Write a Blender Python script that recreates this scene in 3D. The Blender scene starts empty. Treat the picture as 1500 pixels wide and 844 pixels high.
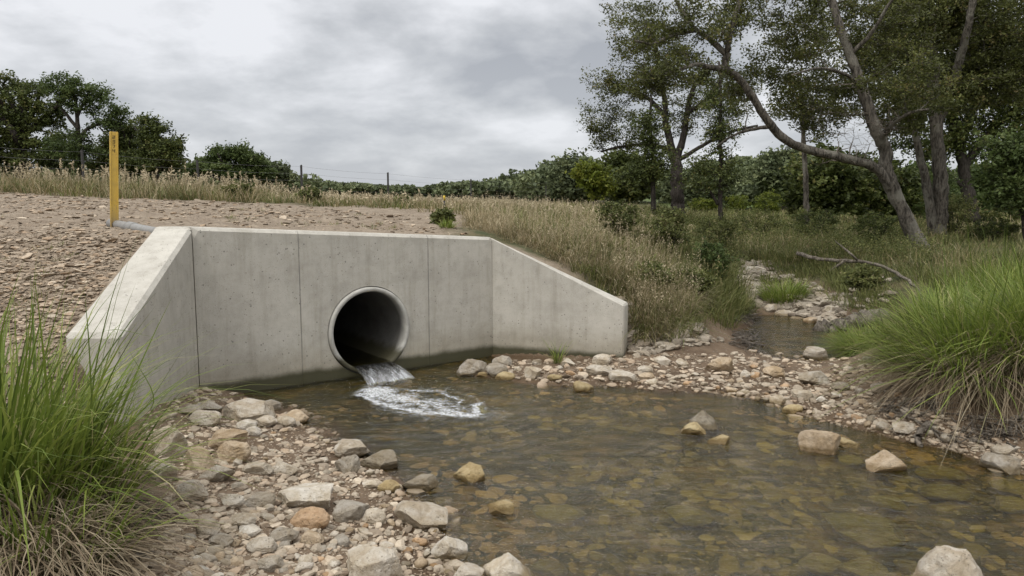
import bpy, bmesh, math, random
import numpy as np
from mathutils import Vector

R = math.radians
rng = np.random.default_rng(7)
random.seed(7)
sc = bpy.context.scene
COL = sc.collection

# ------------------------------------------------------------------ camera
EYE = np.array([0.0, 0.0, 1.8])
FPX = 1083.0                                  # focal length in pixels of a 1500 wide picture
PITCH = math.atan((422 - 295) / FPX)
cam_d = bpy.data.cameras.new('camera')
cam = bpy.data.objects.new('camera', cam_d)
COL.objects.link(cam)
cam.location = EYE
cam.rotation_euler = (math.pi / 2 - PITCH, 0, 0)
cam_d.sensor_width = 36
cam_d.lens = 36 * FPX / 1500
cam_d.clip_start = 0.05
cam_d.clip_end = 2000
sc.camera = cam
sc.render.resolution_x, sc.render.resolution_y = 1024, 576

# ------------------------------------------------------------------ world, sun, exposure
SUN_EL, SUN_AZ = 58, 215
w = bpy.data.worlds.new('World')
sc.world = w
w.use_nodes = True
nt = w.node_tree
nt.nodes.clear()
N = nt.nodes.new
L = nt.links.new
out = N('ShaderNodeOutputWorld')
sky = N('ShaderNodeTexSky')
sky.sky_type = 'NISHITA'
sky.sun_disc = False
sky.sun_elevation = R(SUN_EL)
sky.sun_rotation = R(SUN_AZ)
bg1 = N('ShaderNodeBackground')
bg1.inputs['Strength'].default_value = 0.08
L(sky.outputs[0], bg1.inputs['Color'])
tc = N('ShaderNodeTexCoord')
sep = N('ShaderNodeSeparateXYZ')
L(tc.outputs['Generated'], sep.inputs[0])


def wmath(op, a, b=None, clamp=False):
    m = N('ShaderNodeMath')
    m.operation = op
    m.use_clamp = clamp
    for i, v in enumerate((a, b)):
        if v is None:
            continue
        if isinstance(v, (int, float)):
            m.inputs[i].default_value = v
        else:
            L(v, m.inputs[i])
    return m.outputs[0]


zz = wmath('MAXIMUM', wmath('ADD', sep.outputs[2], 0.30), 0.05)
cx = wmath('DIVIDE', sep.outputs[0], zz)
cy = wmath('DIVIDE', sep.outputs[1], zz)
comb = N('ShaderNodeCombineXYZ')
L(cx, comb.inputs[0])
L(wmath('MULTIPLY', cy, 1.0), comb.inputs[1])
comb.inputs[2].default_value = 3.7
n1 = N('ShaderNodeTexNoise')
n1.inputs['Scale'].default_value = 2.3
n1.inputs['Detail'].default_value = 6
n1.inputs['Roughness'].default_value = 0.55
n1.inputs['Distortion'].default_value = 0.1
L(comb.outputs[0], n1.inputs['Vector'])
n2 = N('ShaderNodeTexNoise')
n2.inputs['Scale'].default_value = 0.55
n2.inputs['Detail'].default_value = 3
L(comb.outputs[0], n2.inputs['Vector'])
mixn = wmath('ADD', wmath('MULTIPLY', n1.outputs[0], 0.7), wmath('MULTIPLY', n2.outputs[0], 0.3))
ramp = N('ShaderNodeValToRGB')
L(mixn, ramp.inputs[0])
e = ramp.color_ramp.elements
e[0].position = 0.41
e[0].color = (0.37, 0.387, 0.42, 1)
e[1].position = 0.62
e[1].color = (0.775, 0.785, 0.815, 1)
m = e.new(0.5)
m.color = (0.52, 0.535, 0.56, 1)
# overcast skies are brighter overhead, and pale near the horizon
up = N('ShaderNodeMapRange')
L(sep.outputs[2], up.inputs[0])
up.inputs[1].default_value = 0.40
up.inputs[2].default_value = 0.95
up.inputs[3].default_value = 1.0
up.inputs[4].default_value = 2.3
hz = N('ShaderNodeMapRange')
L(sep.outputs[2], hz.inputs[0])
hz.inputs[1].default_value = 0.0
hz.inputs[2].default_value = 0.22
hz.inputs[3].default_value = 0.45
hz.inputs[4].default_value = 0.0
hm = N('ShaderNodeMixRGB')
L(hz.outputs[0], hm.inputs[0])
L(ramp.outputs[0], hm.inputs[1])
hm.inputs[2].default_value = (0.66, 0.68, 0.71, 1)
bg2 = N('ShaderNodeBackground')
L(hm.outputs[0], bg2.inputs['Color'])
# glow added round the hidden sun, behind the viewer, to brighten the foreground
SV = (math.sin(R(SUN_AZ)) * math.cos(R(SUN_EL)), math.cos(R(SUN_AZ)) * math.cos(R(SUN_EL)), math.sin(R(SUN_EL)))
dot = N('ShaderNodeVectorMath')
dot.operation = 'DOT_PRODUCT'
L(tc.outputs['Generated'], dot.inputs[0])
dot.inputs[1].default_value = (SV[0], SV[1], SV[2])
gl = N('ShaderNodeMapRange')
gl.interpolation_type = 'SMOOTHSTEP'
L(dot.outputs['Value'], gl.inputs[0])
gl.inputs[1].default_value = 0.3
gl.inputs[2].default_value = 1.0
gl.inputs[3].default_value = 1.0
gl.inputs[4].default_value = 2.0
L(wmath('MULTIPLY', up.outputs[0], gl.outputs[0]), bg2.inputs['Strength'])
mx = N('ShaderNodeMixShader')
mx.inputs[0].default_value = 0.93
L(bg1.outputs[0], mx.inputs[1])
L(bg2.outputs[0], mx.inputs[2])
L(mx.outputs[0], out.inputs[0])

sd = bpy.data.lights.new('sun', 'SUN')
sun = bpy.data.objects.new('sun', sd)
COL.objects.link(sun)
sd.energy = 1.25
sd.angle = R(25)
sd.color = (1.0, 0.96, 0.9)
# direction from which light comes
az = R(SUN_AZ)
sdir = Vector((math.sin(az) * math.cos(R(SUN_EL)), math.cos(az) * math.cos(R(SUN_EL)), math.sin(R(SUN_EL))))
sun.rotation_euler = sdir.to_track_quat('Z', 'Y').to_euler()
sun.location = (0, 0, 30)
sc.view_settings.view_transform = 'Standard'
sc.view_settings.look = 'None'
sc.view_settings.exposure = 0.2
sc.view_settings.gamma = 1
sc.cycles.max_bounces = 8
sc.cycles.transparent_max_bounces = 12
sc.cycles.use_denoising = True


# ------------------------------------------------------------------ projection helpers
FWD = np.array([0, math.cos(PITCH), -math.sin(PITCH)])
UPV = np.array([0, math.sin(PITCH), math.cos(PITCH)])
RGT = np.array([1.0, 0, 0])


def ray(px, py):
    return FWD + RGT * (px - 750) / FPX + UPV * (422 - py) / FPX


def at_z(px, py, z):
    d = ray(px, py)
    t = (z - EYE[2]) / d[2]
    return EYE + d * t


def at_y(px, py, Y):
    d = ray(px, py)
    return EYE + d * (Y / d[1])


def proj(P):
    v = np.asarray(P, float) - EYE
    f = v @ FWD
    return 750 + FPX * (v @ RGT) / f, 422 - FPX * (v @ UPV) / f


def z_for(x, y, py):
    # height of the point above (x, y) that shows at picture row py
    k = (422 - py) / FPX
    # (y*sin + h*cos) = k (y*cos - h*sin)
    h = (k * y * math.cos(PITCH) - y * math.sin(PITCH)) / (math.cos(PITCH) + k * math.sin(PITCH))
    return EYE[2] + h


# ------------------------------------------------------------------ noise
def _hash(i, j, k, s):
    n = (i.astype(np.int64) * 374761393 + j.astype(np.int64) * 668265263 + k.astype(np.int64) * 2147483647 + s * 974634777) & 0xffffffff
    n = ((n ^ (n >> 13)) * 1274126177) & 0xffffffff
    n = (n ^ (n >> 16)) & 0xffffff
    return n / float(0xffffff)


def vnoise(P, s=0):
    P = np.asarray(P, float)
    i = np.floor(P).astype(np.int64)
    f = P - i
    f = f * f * (3 - 2 * f)
    r = 0
    for a in (0, 1):
        for b in (0, 1):
            for c in (0, 1):
                wgt = (f[:, 0] if a else 1 - f[:, 0]) * (f[:, 1] if b else 1 - f[:, 1]) * (f[:, 2] if c else 1 - f[:, 2])
                r = r + wgt * _hash(i[:, 0] + a, i[:, 1] + b, i[:, 2] + c, s)
    return r * 2 - 1


def fbm(P, octv=4, s=0, rough=0.5):
    r = 0
    a = 1
    P = np.asarray(P, float).copy()
    for o in range(octv):
        r = r + a * vnoise(P, s + o * 17)
        a *= rough
        P = P * 2.03 + 11.3
    return r


def smooth(a, b, x):
    t = np.clip((x - a) / (b - a), 0, 1)
    return t * t * (3 - 2 * t)


# ------------------------------------------------------------------ objects
def mesh_np(name, V, F, mat=None, attrs=None, smooth_sh=False, uv=None):
    """F: list of (n,k) int arrays"""
    me = bpy.data.meshes.new(name)
    V = np.asarray(V, np.float32)
    if not isinstance(F, (list, tuple)):
        F = [F]
    F = [np.asarray(f, np.int32) for f in F if len(f)]
    nl = sum(f.size for f in F)
    npol = sum(len(f) for f in F)
    me.vertices.add(len(V))
    me.vertices.foreach_set('co', V.ravel())
    me.loops.add(nl)
    me.loops.foreach_set('vertex_index', np.concatenate([f.ravel() for f in F]))
    me.polygons.add(npol)
    tot = np.concatenate([np.full(len(f), f.shape[1], np.int32) for f in F])
    st = np.concatenate([[0], np.cumsum(tot)[:-1]]).astype(np.int32)
    me.polygons.foreach_set('loop_start', st)
    me.polygons.foreach_set('loop_total', tot)
    me.polygons.foreach_set('use_smooth', np.full(npol, smooth_sh, dtype=bool))
    me.update(calc_edges=True)
    if attrs:
        for k, a in attrs.items():
            at = me.attributes.new(k, 'FLOAT', 'POINT')
            at.data.foreach_set('value', np.asarray(a, np.float32))
    if uv is not None:
        ul = me.uv_layers.new(name='UVMap')
        vi = np.empty(nl, np.int32)
        me.loops.foreach_get('vertex_index', vi)
        ul.data.foreach_set('uv', np.asarray(uv, np.float32)[vi].ravel())
    if mat:
        me.materials.append(mat)
    return me


def link(name, me, parent=None, loc=(0, 0, 0)):
    o = bpy.data.objects.new(name, me)
    COL.objects.link(o)
    o.location = loc
    if parent is not None:
        o.parent = parent
    return o


def tag(o, label=None, cat=None, group=None, kind=None):
    if label:
        o['label'] = label
    if cat:
        o['category'] = cat
    if group:
        o['group'] = group
    if kind:
        o['kind'] = kind
    return o


def empty(name, loc, label, cat, group=None):
    o = bpy.data.objects.new(name, None)
    COL.objects.link(o)
    o.location = loc
    o.empty_display_size = 0.1
    return tag(o, label, cat, group)


class MB:
    """collects pieces of one mesh"""
    def __init__(s):
        s.V, s.F3, s.F4, s.A, s.n = [], [], [], [], 0

    def add(s, V, F3=None, F4=None, a=0.5):
        V = np.asarray(V, float)
        s.V.append(V)
        if F3 is not None and len(F3):
            s.F3.append(np.asarray(F3) + s.n)
        if F4 is not None and len(F4):
            s.F4.append(np.asarray(F4) + s.n)
        s.A.append(np.full(len(V), a) if np.isscalar(a) else np.asarray(a))
        s.n += len(V)

    def build(s, name, mat, parent=None, org=(0, 0, 0), sm=True):
        V = np.concatenate(s.V) - np.asarray(org, float)
        F = []
        if s.F3:
            F.append(np.concatenate(s.F3))
        if s.F4:
            F.append(np.concatenate(s.F4))
        me = mesh_np(name, V, F, mat, {'var': np.concatenate(s.A)}, sm)
        return link(name, me, parent, (0, 0, 0) if parent is not None else org)


def tube(mb, pts, rad, sides=6, a=0.5, rough=0.0, seed=0):
    pts = np.asarray(pts, float)
    n = len(pts)
    rad = np.broadcast_to(np.asarray(rad, float), (n,))
    T = np.gradient(pts, axis=0)
    T /= np.linalg.norm(T, axis=1)[:, None] + 1e-9
    ref = np.array([0.31, 0.17, 0.93]) if abs(T[0][2]) < 0.8 else np.array([0.95, 0.2, 0.1])
    U = np.cross(T, ref)
    U /= np.linalg.norm(U, axis=1)[:, None] + 1e-9
    W = np.cross(T, U)
    ang = np.arange(sides) / sides * 2 * math.pi
    rr = rad[:, None] * np.ones(sides)[None]
    if rough:
        q = np.stack([np.repeat(np.arange(n), sides) * 0.45, np.tile(np.cos(ang) * 1.6, n), np.tile(np.sin(ang) * 1.6, n) + seed], 1)
        rr = rr * (1 + rough * fbm(q, 3, 5).reshape(n, sides))
    V = pts[:, None] + rr[..., None] * (np.cos(ang)[None, :, None] * U[:, None] + np.sin(ang)[None, :, None] * W[:, None])
    V = V.reshape(-1, 3)
    i = np.arange(n - 1)[:, None] * sides
    j = np.arange(sides)[None]
    j2 = (j + 1) % sides
    F = np.stack([i + j, i + j2, i + sides + j2, i + sides + j], -1).reshape(-1, 4)
    V = np.vstack([V, pts[0], pts[-1]])
    b, t = n * sides, n * sides + 1
    js = np.arange(sides)
    F3 = np.concatenate([np.stack([np.full(sides, b), (js + 1) % sides, js], 1),
                         np.stack([np.full(sides, t), (n - 1) * sides + js, (n - 1) * sides + (js + 1) % sides], 1)])
    mb.add(V, F3, F, a)


def spline(P, k=6):
    P = np.asarray(P, float)
    if len(P) < 3:
        t = np.linspace(0, 1, k + 1)[:, None]
        return P[0] * (1 - t) + P[-1] * t
    Q = np.vstack([2 * P[0] - P[1], P, 2 * P[-1] - P[-2]])
    o = []
    for i in range(1, len(Q) - 2):
        for t in np.arange(k) / k:
            p0, p1, p2, p3 = Q[i - 1], Q[i], Q[i + 1], Q[i + 2]
            o.append(0.5 * ((2 * p1) + (-p0 + p2) * t + (2 * p0 - 5 * p1 + 4 * p2 - p3) * t * t + (-p0 + 3 * p1 - 3 * p2 + p3) * t ** 3))
    o.append(P[-1])
    return np.array(o)


# ------------------------------------------------------------------ materials
class Mat:
    def __init__(s, name, rough=0.8, spec=0.3):
        s.m = bpy.data.materials.new(name)
        s.m.use_nodes = True
        s.t = s.m.node_tree
        s.t.nodes.clear()
        s.out = s.n('ShaderNodeOutputMaterial')
        s.b = s.n('ShaderNodeBsdfPrincipled')
        s.b.inputs['Roughness'].default_value = rough
        s.b.inputs['Specular IOR Level'].default_value = spec
        s.l(s.b.outputs[0], s.out.inputs[0])

    def n(s, t):
        return s.t.nodes.new(t)

    def l(s, a, b):
        s.t.links.new(a, b)

    def inp(s, sock, v):
        if hasattr(v, 'is_output') or isinstance(v, bpy.types.NodeSocket):
            s.l(v, sock)
        elif isinstance(v, (tuple, list)) and len(v) == 3 and sock.type == 'RGBA':
            sock.default_value = (*v, 1)
        else:
            sock.default_value = v

    def pos(s):
        return s.n('ShaderNodeNewGeometry').outputs['Position']

    def objc(s):
        return s.n('ShaderNodeTexCoord').outputs['Object']

    def uv(s):
        return s.n('ShaderNodeTexCoord').outputs['UV']

    def attr(s, nm):
        a = s.n('ShaderNodeAttribute')
        a.attribute_name = nm
        return a.outputs['Fac']

    def noise(s, vec, scale, detail=4, rough=0.5, dist=0.0):
        n = s.n('ShaderNodeTexNoise')
        s.l(vec, n.inputs['Vector'])
        n.inputs['Scale'].default_value = scale
        n.inputs['Detail'].default_value = detail
        n.inputs['Roughness'].default_value = rough
        n.inputs['Distortion'].default_value = dist
        return n.outputs[0]

    def voro(s, vec, scale, feat='F1', out=0, rnd=1.0):
        n = s.n('ShaderNodeTexVoronoi')
        n.feature = feat
        s.l(vec, n.inputs['Vector'])
        n.inputs['Scale'].default_value = scale
        n.inputs['Randomness'].default_value = rnd
        return n.outputs[out]

    def scale(s, vec, sx, sy, sz):
        n = s.n('ShaderNodeMapping')
        s.l(vec, n.inputs[0])
        n.inputs['Scale'].default_value = (sx, sy, sz)
        return n.outputs[0]

    def ramp(s, v, stops, interp='LINEAR'):
        r = s.n('ShaderNodeValToRGB')
        s.l(v, r.inputs[0])
        r.color_ramp.interpolation = interp
        e = r.color_ramp.elements
        while len(e) < len(stops):
            e.new(0.5)
        for i, (p, c) in enumerate(stops):
            e[i].position = p
            e[i].color = (c, c, c, 1) if isinstance(c, (int, float)) else (*c, 1)
        return r.outputs[0]

    def math(s, op, a, b=0.0, clamp=False):
        m = s.n('ShaderNodeMath')
        m.operation = op
        m.use_clamp = clamp
        s.inp(m.inputs[0], a)
        s.inp(m.inputs[1], b)
        return m.outputs[0]

    def rng(s, v, a, b, c=0.0, d=1.0):
        m = s.n('ShaderNodeMapRange')
        m.interpolation_type = 'SMOOTHSTEP'
        s.l(v, m.inputs[0])
        for i, q in enumerate((a, b, c, d)):
            m.inputs[i + 1].default_value = q
        return m.outputs[0]

    def mix(s, f, a, b, mode='MIX'):
        m = s.n('ShaderNodeMixRGB')
        m.blend_type = mode
        s.inp(m.inputs[0], f)
        s.inp(m.inputs[1], a)
        s.inp(m.inputs[2], b)
        return m.outputs[0]

    def sep(s, vec):
        n = s.n('ShaderNodeSeparateXYZ')
        s.l(vec, n.inputs[0])
        return n.outputs

    def bump(s, h, strength=0.5, dist=0.02, prev=None):
        b = s.n('ShaderNodeBump')
        b.inputs['Strength'].default_value = strength
        b.inputs['Distance'].default_value = dist
        s.l(h, b.inputs['Height'])
        if prev is not None:
            s.l(prev, b.inputs['Normal'])
        return b.outputs[0]

    def fin(s, col=None, nrm=None, rough=None):
        if col is not None:
            s.inp(s.b.inputs['Base Color'], col)
        if nrm is not None:
            s.l(nrm, s.b.inputs['Normal'])
        if rough is not None:
            s.inp(s.b.inputs['Roughness'], rough)
        return s.m


def concrete_mat():
    M = Mat('concrete', 0.85, 0.25)
    p = M.pos()
    uv = M.uv()
    big = M.noise(p, 1.3, 5, 0.6)
    mid = M.noise(p, 9, 6, 0.65)
    fine = M.noise(p, 160, 3, 0.6)
    col = M.ramp(big, [(0.3, (0.42, 0.383, 0.31)), (0.7, (0.53, 0.488, 0.40))])
    col = M.mix(M.rng(mid, 0.35, 0.75), col, M.mix(1.0, col, (0.80, 0.79, 0.77), 'MULTIPLY'))
    col = M.mix(0.22, col, M.ramp(fine, [(0.3, 0.24), (0.7, 0.52)]))
    # faint vertical run marks and horizontal pour bands
    st = M.noise(M.scale(p, 11, 11, 0.9), 1.0, 5, 0.65)
    col = M.mix(M.rng(st, 0.45, 0.75, 0, 0.75), col, M.mix(1.0, col, (0.78, 0.77, 0.74), 'MULTIPLY'))
    hb = M.noise(M.scale(p, 0.4, 0.4, 6), 1.0, 3, 0.6)
    col = M.mix(M.rng(hb, 0.5, 0.7, 0, 0.35), col, M.mix(1.0, col, (0.86, 0.86, 0.85), 'MULTIPLY'))
    # bug holes
    v = M.voro(p, 26)
    keep = M.math('GREATER_THAN', M.noise(p, 5.0, 2), 0.50)
    szn = M.rng(M.noise(p, 31, 1), 0.3, 0.7, 0.05, 0.22)
    hole = M.math('MULTIPLY', M.math('LESS_THAN', v, szn), keep)
    v2 = M.voro(p, 70)
    keep2 = M.math('GREATER_THAN', M.noise(p, 7.3, 2), 0.5)
    hole2 = M.math('MULTIPLY', M.math('LESS_THAN', v2, 0.17), keep2)
    hole = M.math('MAXIMUM', hole, hole2)
    col = M.mix(M.math('MULTIPLY', hole, 0.75), col, (0.16, 0.15, 0.13))
    # form joints at chosen distances along the wall (u, metres)
    u = M.sep(uv)[0]
    wob = M.math('MULTIPLY', M.math('SUBTRACT', M.noise(p, 6, 2), 0.5), 0.004)
    uu = M.math('ADD', u, wob)
    joint = None
    for s_ in JOINTS:
        d = M.math('ABSOLUTE', M.math('SUBTRACT', uu, s_))
        j = M.rng(d, 0.002, 0.009, 1, 0)
        joint = j if joint is None else M.math('MAXIMUM', joint, j)
    jn = M.math('MULTIPLY', joint, M.rng(M.noise(p, 4.5, 3), 0.3, 0.6, 0.25, 0.9))
    col = M.mix(jn, col, (0.19, 0.175, 0.15))
    # water staining by the pool: damp brown band, then dark algae at the waterline
    z = M.sep(p)[2]
    zn = M.math('ADD', z, M.math('MULTIPLY', M.math('SUBTRACT', M.noise(p, 3.5, 5, 0.6), 0.5), 0.2))
    col = M.mix(M.rng(zn, 0.12, 0.48, 0.55, 0.0), col, M.mix(1.0, col, (0.66, 0.61, 0.5), 'MULTIPLY'))
    zn2 = M.math('ADD', z, M.math('MULTIPLY', M.math('SUBTRACT', M.noise(p, 5, 4, 0.6), 0.5), 0.07))
    col = M.mix(M.rng(zn2, 0.085, 0.165, 0.94, 0.0), col, (0.045, 0.042, 0.018))
    h = M.math('SUBTRACT', M.math('ADD', M.math('MULTIPLY', mid, 0.5), M.math('MULTIPLY', fine, 0.25)), M.math('ADD', M.math('MULTIPLY', hole, 0.9), joint))
    return M.fin(col, M.bump(h, 0.35, 0.012), M.rng(zn2, 0.02, 0.1, 0.35, 0.85))


def top_fresh_mat():
    return None


def rock_mat(name='limestone', under=False):
    M = Mat(name, 0.85, 0.3)
    p = M.pos()
    oi = M.n('ShaderNodeObjectInfo')
    tint = oi.outputs['Color']
    rnd = oi.outputs['Random']
    off = M.n('ShaderNodeVectorMath')
    off.operation = 'ADD'
    M.l(p, off.inputs[0])
    cb = M.n('ShaderNodeCombineXYZ')
    M.l(M.math('MULTIPLY', rnd, 50), cb.inputs[0])
    M.l(cb.outputs[0], off.inputs[1])
    q = off.outputs[0]
    a = M.noise(q, 7, 6, 0.65, 0.4)
    b = M.noise(q, 32, 6, 0.7)
    c = M.noise(q, 130, 3, 0.6)
    col = M.mix(M.rng(a, 0.35, 0.65), M.mix(1.0, tint, (0.72, 0.66, 0.56), 'MULTIPLY'), tint)
    col = M.mix(M.rng(b, 0.42, 0.72, 0, 0.55), col, M.mix(1.0, col, (0.55, 0.50, 0.43), 'MULTIPLY'))
    col = M.mix(M.rng(b, 0.2, 0.4, 0.35, 0), col, (0.62, 0.59, 0.52))
    pit = M.math('LESS_THAN', M.voro(q, 55), 0.2)
    pit = M.math('MULTIPLY', pit, M.math('GREATER_THAN', M.noise(q, 11, 2), 0.52))
    col = M.mix(M.math('MULTIPLY', pit, 0.6), col, (0.11, 0.09, 0.06))
    # wet and algae-stained close to and under the water line
    z = M.sep(p)[2]
    zn = M.math('ADD', z, M.math('MULTIPLY', M.math('SUBTRACT', M.noise(q, 18, 3), 0.5), 0.03))
    yy = M.sep(p)[1]
    zn = M.math('ADD', zn, M.rng(yy, 12.5, 13.5, 0, 0.4))
    col = M.mix(M.rng(zn, 0.018, 0.055, 0.9, 0.0), col, M.mix(1.0, col, (0.42, 0.36, 0.24), 'MULTIPLY'))
    col = M.mix(M.rng(zn, -0.05, 0.006, 0.8, 0.0), col, M.mix(M.noise(q, 20, 3), (0.12, 0.108, 0.026), (0.33, 0.28, 0.09)))
    h = M.math('ADD', M.math('MULTIPLY', b, 0.6), M.math('MULTIPLY', c, 0.25))
    h = M.math('SUBTRACT', h, M.math('MULTIPLY', pit, 0.3))
    return M.fin(col, M.bump(M.math('ADD', h, M.math('MULTIPLY', a, 0.8)), 0.95, 0.022), M.rng(zn, 0.0, 0.03, 0.3, 0.88))


def pebble_mat(name, lo, hi, acc):
    M = Mat(name, 0.88, 0.25)
    p = M.pos()
    v = M.attr('var')
    col = M.ramp(v, [(0.0, lo), (0.55, hi), (0.8, acc), (1.0, tuple(min(1, x * 1.35) for x in hi))])
    b = M.noise(p, 60, 4, 0.6)
    col = M.mix(M.rng(b, 0.4, 0.7, 0, 0.5), col, M.mix(1.0, col, (0.6, 0.55, 0.48), 'MULTIPLY'))
    z = M.sep(p)[2]
    zn = M.math('ADD', z, M.rng(M.sep(p)[1], 12.5, 13.5, 0, 0.4))
    col = M.mix(M.rng(zn, 0.004, 0.03, 0.65, 0.0), col, M.mix(1.0, col, (0.42, 0.36, 0.24), 'MULTIPLY'))
    # silt-brown in the shallows, olive algae where the pool is deeper, in broad patches
    pn = M.noise(p, 1.7, 4, 0.6)
    deep = M.rng(M.math('ADD', zn, M.math('MULTIPLY', M.math('SUBTRACT', pn, 0.5), 0.25)), -0.22, -0.06, 1.0, 0.0)
    uc = M.mix(deep, M.mix(v, (0.11, 0.070, 0.026), (0.40, 0.27, 0.12)), M.mix(M.math('MULTIPLY', v, M.noise(p, 3.1, 4, 0.6)), (0.045, 0.040, 0.009), (0.50, 0.39, 0.10)))
    col = M.mix(M.rng(zn, -0.05, 0.0, 0.85, 0.0), col, uc)
    return M.fin(col, M.bump(b, 0.4, 0.006), M.rng(zn, 0.0, 0.03, 0.35, 0.9))


def ground_mat():
    M = Mat('ground', 0.92, 0.2)
    p = M.pos()
    x, y, z = M.sep(p)[0], M.sep(p)[1], M.sep(p)[2]
    big = M.noise(p, 0.9, 5, 0.6)
    mid = M.noise(p, 6, 6, 0.65)
    fine = M.noise(p, 45, 5, 0.7)
    soil = M.mix(M.rng(big, 0.35, 0.65), (0.095, 0.062, 0.038), (0.17, 0.117, 0.073))
    soil = M.mix(M.rng(mid, 0.35, 0.7, 0, 0.7), soil, (0.20, 0.145, 0.095))
    soil = M.mix(M.rng(fine, 0.35, 0.75, 0, 0.6), soil, (0.085, 0.06, 0.04))
    # small stones in the soil
    vo = M.n('ShaderNodeTexVoronoi')
    M.l(p, vo.inputs['Vector'])
    vo.inputs['Scale'].default_value = 55
    vs = M.math('LESS_THAN', vo.outputs['Distance'], 0.34)
    keep = M.math('GREATER_THAN', M.noise(p, 9, 3), 0.55)
    stone = M.math('MULTIPLY', vs, keep)
    scol = M.mix(M.sep(vo.outputs['Color'])[0], (0.15, 0.115, 0.08), (0.34, 0.29, 0.22))
    soil = M.mix(M.math('MULTIPLY', stone, 0.85), soil, scol)
    # embankment gravel colour
    grav = M.attr('gravel')
    gcol = M.mix(M.rng(mid, 0.3, 0.7), (0.18, 0.138, 0.096), (0.29, 0.235, 0.17))
    gcol = M.mix(M.rng(fine, 0.4, 0.7, 0, 0.6), gcol, (0.14, 0.10, 0.07))
    gcol = M.mix(M.math('MULTIPLY', stone, 0.8), gcol, scol)
    col = M.mix(grav, soil, gcol)
    # grassy ground
    gr = M.attr('grassy')
    grc = M.mix(M.rng(M.noise(p, 3, 5, 0.7), 0.35, 0.65), (0.05, 0.06, 0.022), (0.13, 0.105, 0.055))
    grc = M.mix(M.rng(fine, 0.4, 0.7, 0, 0.6), grc, (0.035, 0.035, 0.015))
    lawn = M.attr('lawn')
    grc = M.mix(lawn, grc, (0.075, 0.105, 0.026))
    col = M.mix(M.math('MULTIPLY', gr, M.rng(mid, 0.1, 0.4, 0.6, 1.0)), col, grc)
    # creek bed: wet margin then silt and algae
    wet = M.attr('wet')
    col = M.mix(M.math('MULTIPLY', wet, 0.7), col, M.mix(1.0, col, (0.45, 0.38, 0.28), 'MULTIPLY'))
    bedn = M.noise(M.scale(p, 1.0, 2.0, 1), 2.6, 6, 0.7)
    bed = M.ramp(bedn, [(0.32, (0.018, 0.018, 0.005)), (0.5, (0.07, 0.06, 0.013)), (0.68, (0.20, 0.135, 0.045))])
    col = M.mix(M.rng(z, -0.06, 0.0, 1, 0) if False else M.attr('bed'), col, bed)
    h = M.math('ADD', M.math('ADD', M.math('MULTIPLY', fine, 0.6), M.math('MULTIPLY', mid, 0.8)), M.math('MULTIPLY', stone, 0.5))
    return M.fin(col, M.bump(h, 0.8, 0.02), M.math('SUBTRACT', 0.93, M.math('MULTIPLY', wet, 0.5)))


def blade_mat(name, stops, transl=0.3, rough=0.6):
    M = Mat(name, rough, 0.25)
    v = M.attr('var')
    p = M.pos()
    col = M.ramp(v, stops)
    col = M.mix(M.rng(M.noise(p, 2.0, 3), 0.35, 0.65, 0.0, 0.4), col, M.mix(1.0, col, (0.7, 0.66, 0.6), 'MULTIPLY'))
    M.inp(M.b.inputs['Base Color'], col)
    tr = M.n('ShaderNodeBsdfTranslucent')
    M.l(col, tr.inputs['Color'])
    ms = M.n('ShaderNodeMixShader')
    ms.inputs[0].default_value = transl
    M.l(M.b.outputs[0], ms.inputs[1])
    M.l(tr.outputs[0], ms.inputs[2])
    M.l(ms.outputs[0], M.out.inputs[0])
    return M.m


def bark_mat(name, a, b, lichen=None):
    M = Mat(name, 0.9, 0.2)
    p = M.pos()
    s = M.noise(M.scale(p, 22, 22, 5), 1.0, 5, 0.7, 0.6)
    f = M.noise(p, 60, 3, 0.6)
    col = M.mix(M.rng(s, 0.35, 0.65), a, b)
    if lichen:
        l_ = M.noise(p, 2.3, 4, 0.6)
        col = M.mix(M.rng(l_, 0.5, 0.6, 0, 0.6), col, lichen)
    return M.fin(col, M.bump(M.math('ADD', s, M.math('MULTIPLY', f, 0.4)), 1.0, 0.06))


def plain_mat(name, col, rough=0.5, metal=0.0, var=0.25, sc_=20):
    M = Mat(name, rough, 0.4)
    p = M.pos()
    n = M.noise(p, sc_, 5, 0.65)
    c = M.mix(M.rng(n, 0.35, 0.75, 0, var * 2), col, tuple(x * 0.6 for x in col))
    M.b.inputs['Metallic'].default_value = metal
    return M.fin(c, M.bump(n, 0.2, 0.004))


# ------------------------------------------------------------------ culvert plan (metres)
CL = at_z(294, 585, 0)[:2]           # inner foot corners of the headwall
CR = at_z(721, 521, 0)[:2]
LE = at_z(190, 688, 0)[:2]           # near end of the left wing wall, inner side
RE_ = at_z(913, 527, 0.07)[:2]       # end of the right wing wall
Z_L = z_for(CL[0], CL[1], 333)
Z_R = z_for(CR[0], CR[1], 348)
Z_LE = z_for(LE[0], LE[1], 490)
Z_RE = z_for(RE_[0], RE_[1], 447)
HD = (CR - CL)
HL = float(np.linalg.norm(HD))
HD = HD / HL
HN = np.array([-HD[1], HD[0]])       # into the bank
TH = 0.36


def wall_s(px, py):
    d = ray(px, py)
    # plane through CL with normal HN
    t = ((CL - EYE[:2]) @ HN) / (d[:2] @ HN)
    P = EYE + d * t
    return float((P[:2] - CL) @ HD), float(P[2])


PS, PZ = wall_s(542, 484)
_, ztop = wall_s(542, 420)
R_OUT = (ztop - PZ) * 1.0
R_IN = R_OUT * 0.895
JOINTS = [wall_s(440, 440)[0], wall_s(628, 440)[0]]
print('wall', CL, CR, LE, RE_, Z_L, Z_R, Z_LE, Z_RE, 'pipe', PS, PZ, R_OUT)

# ------------------------------------------------------------------ terrain
PF, PB = [], []                      # control points: creek side, bank side


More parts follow.
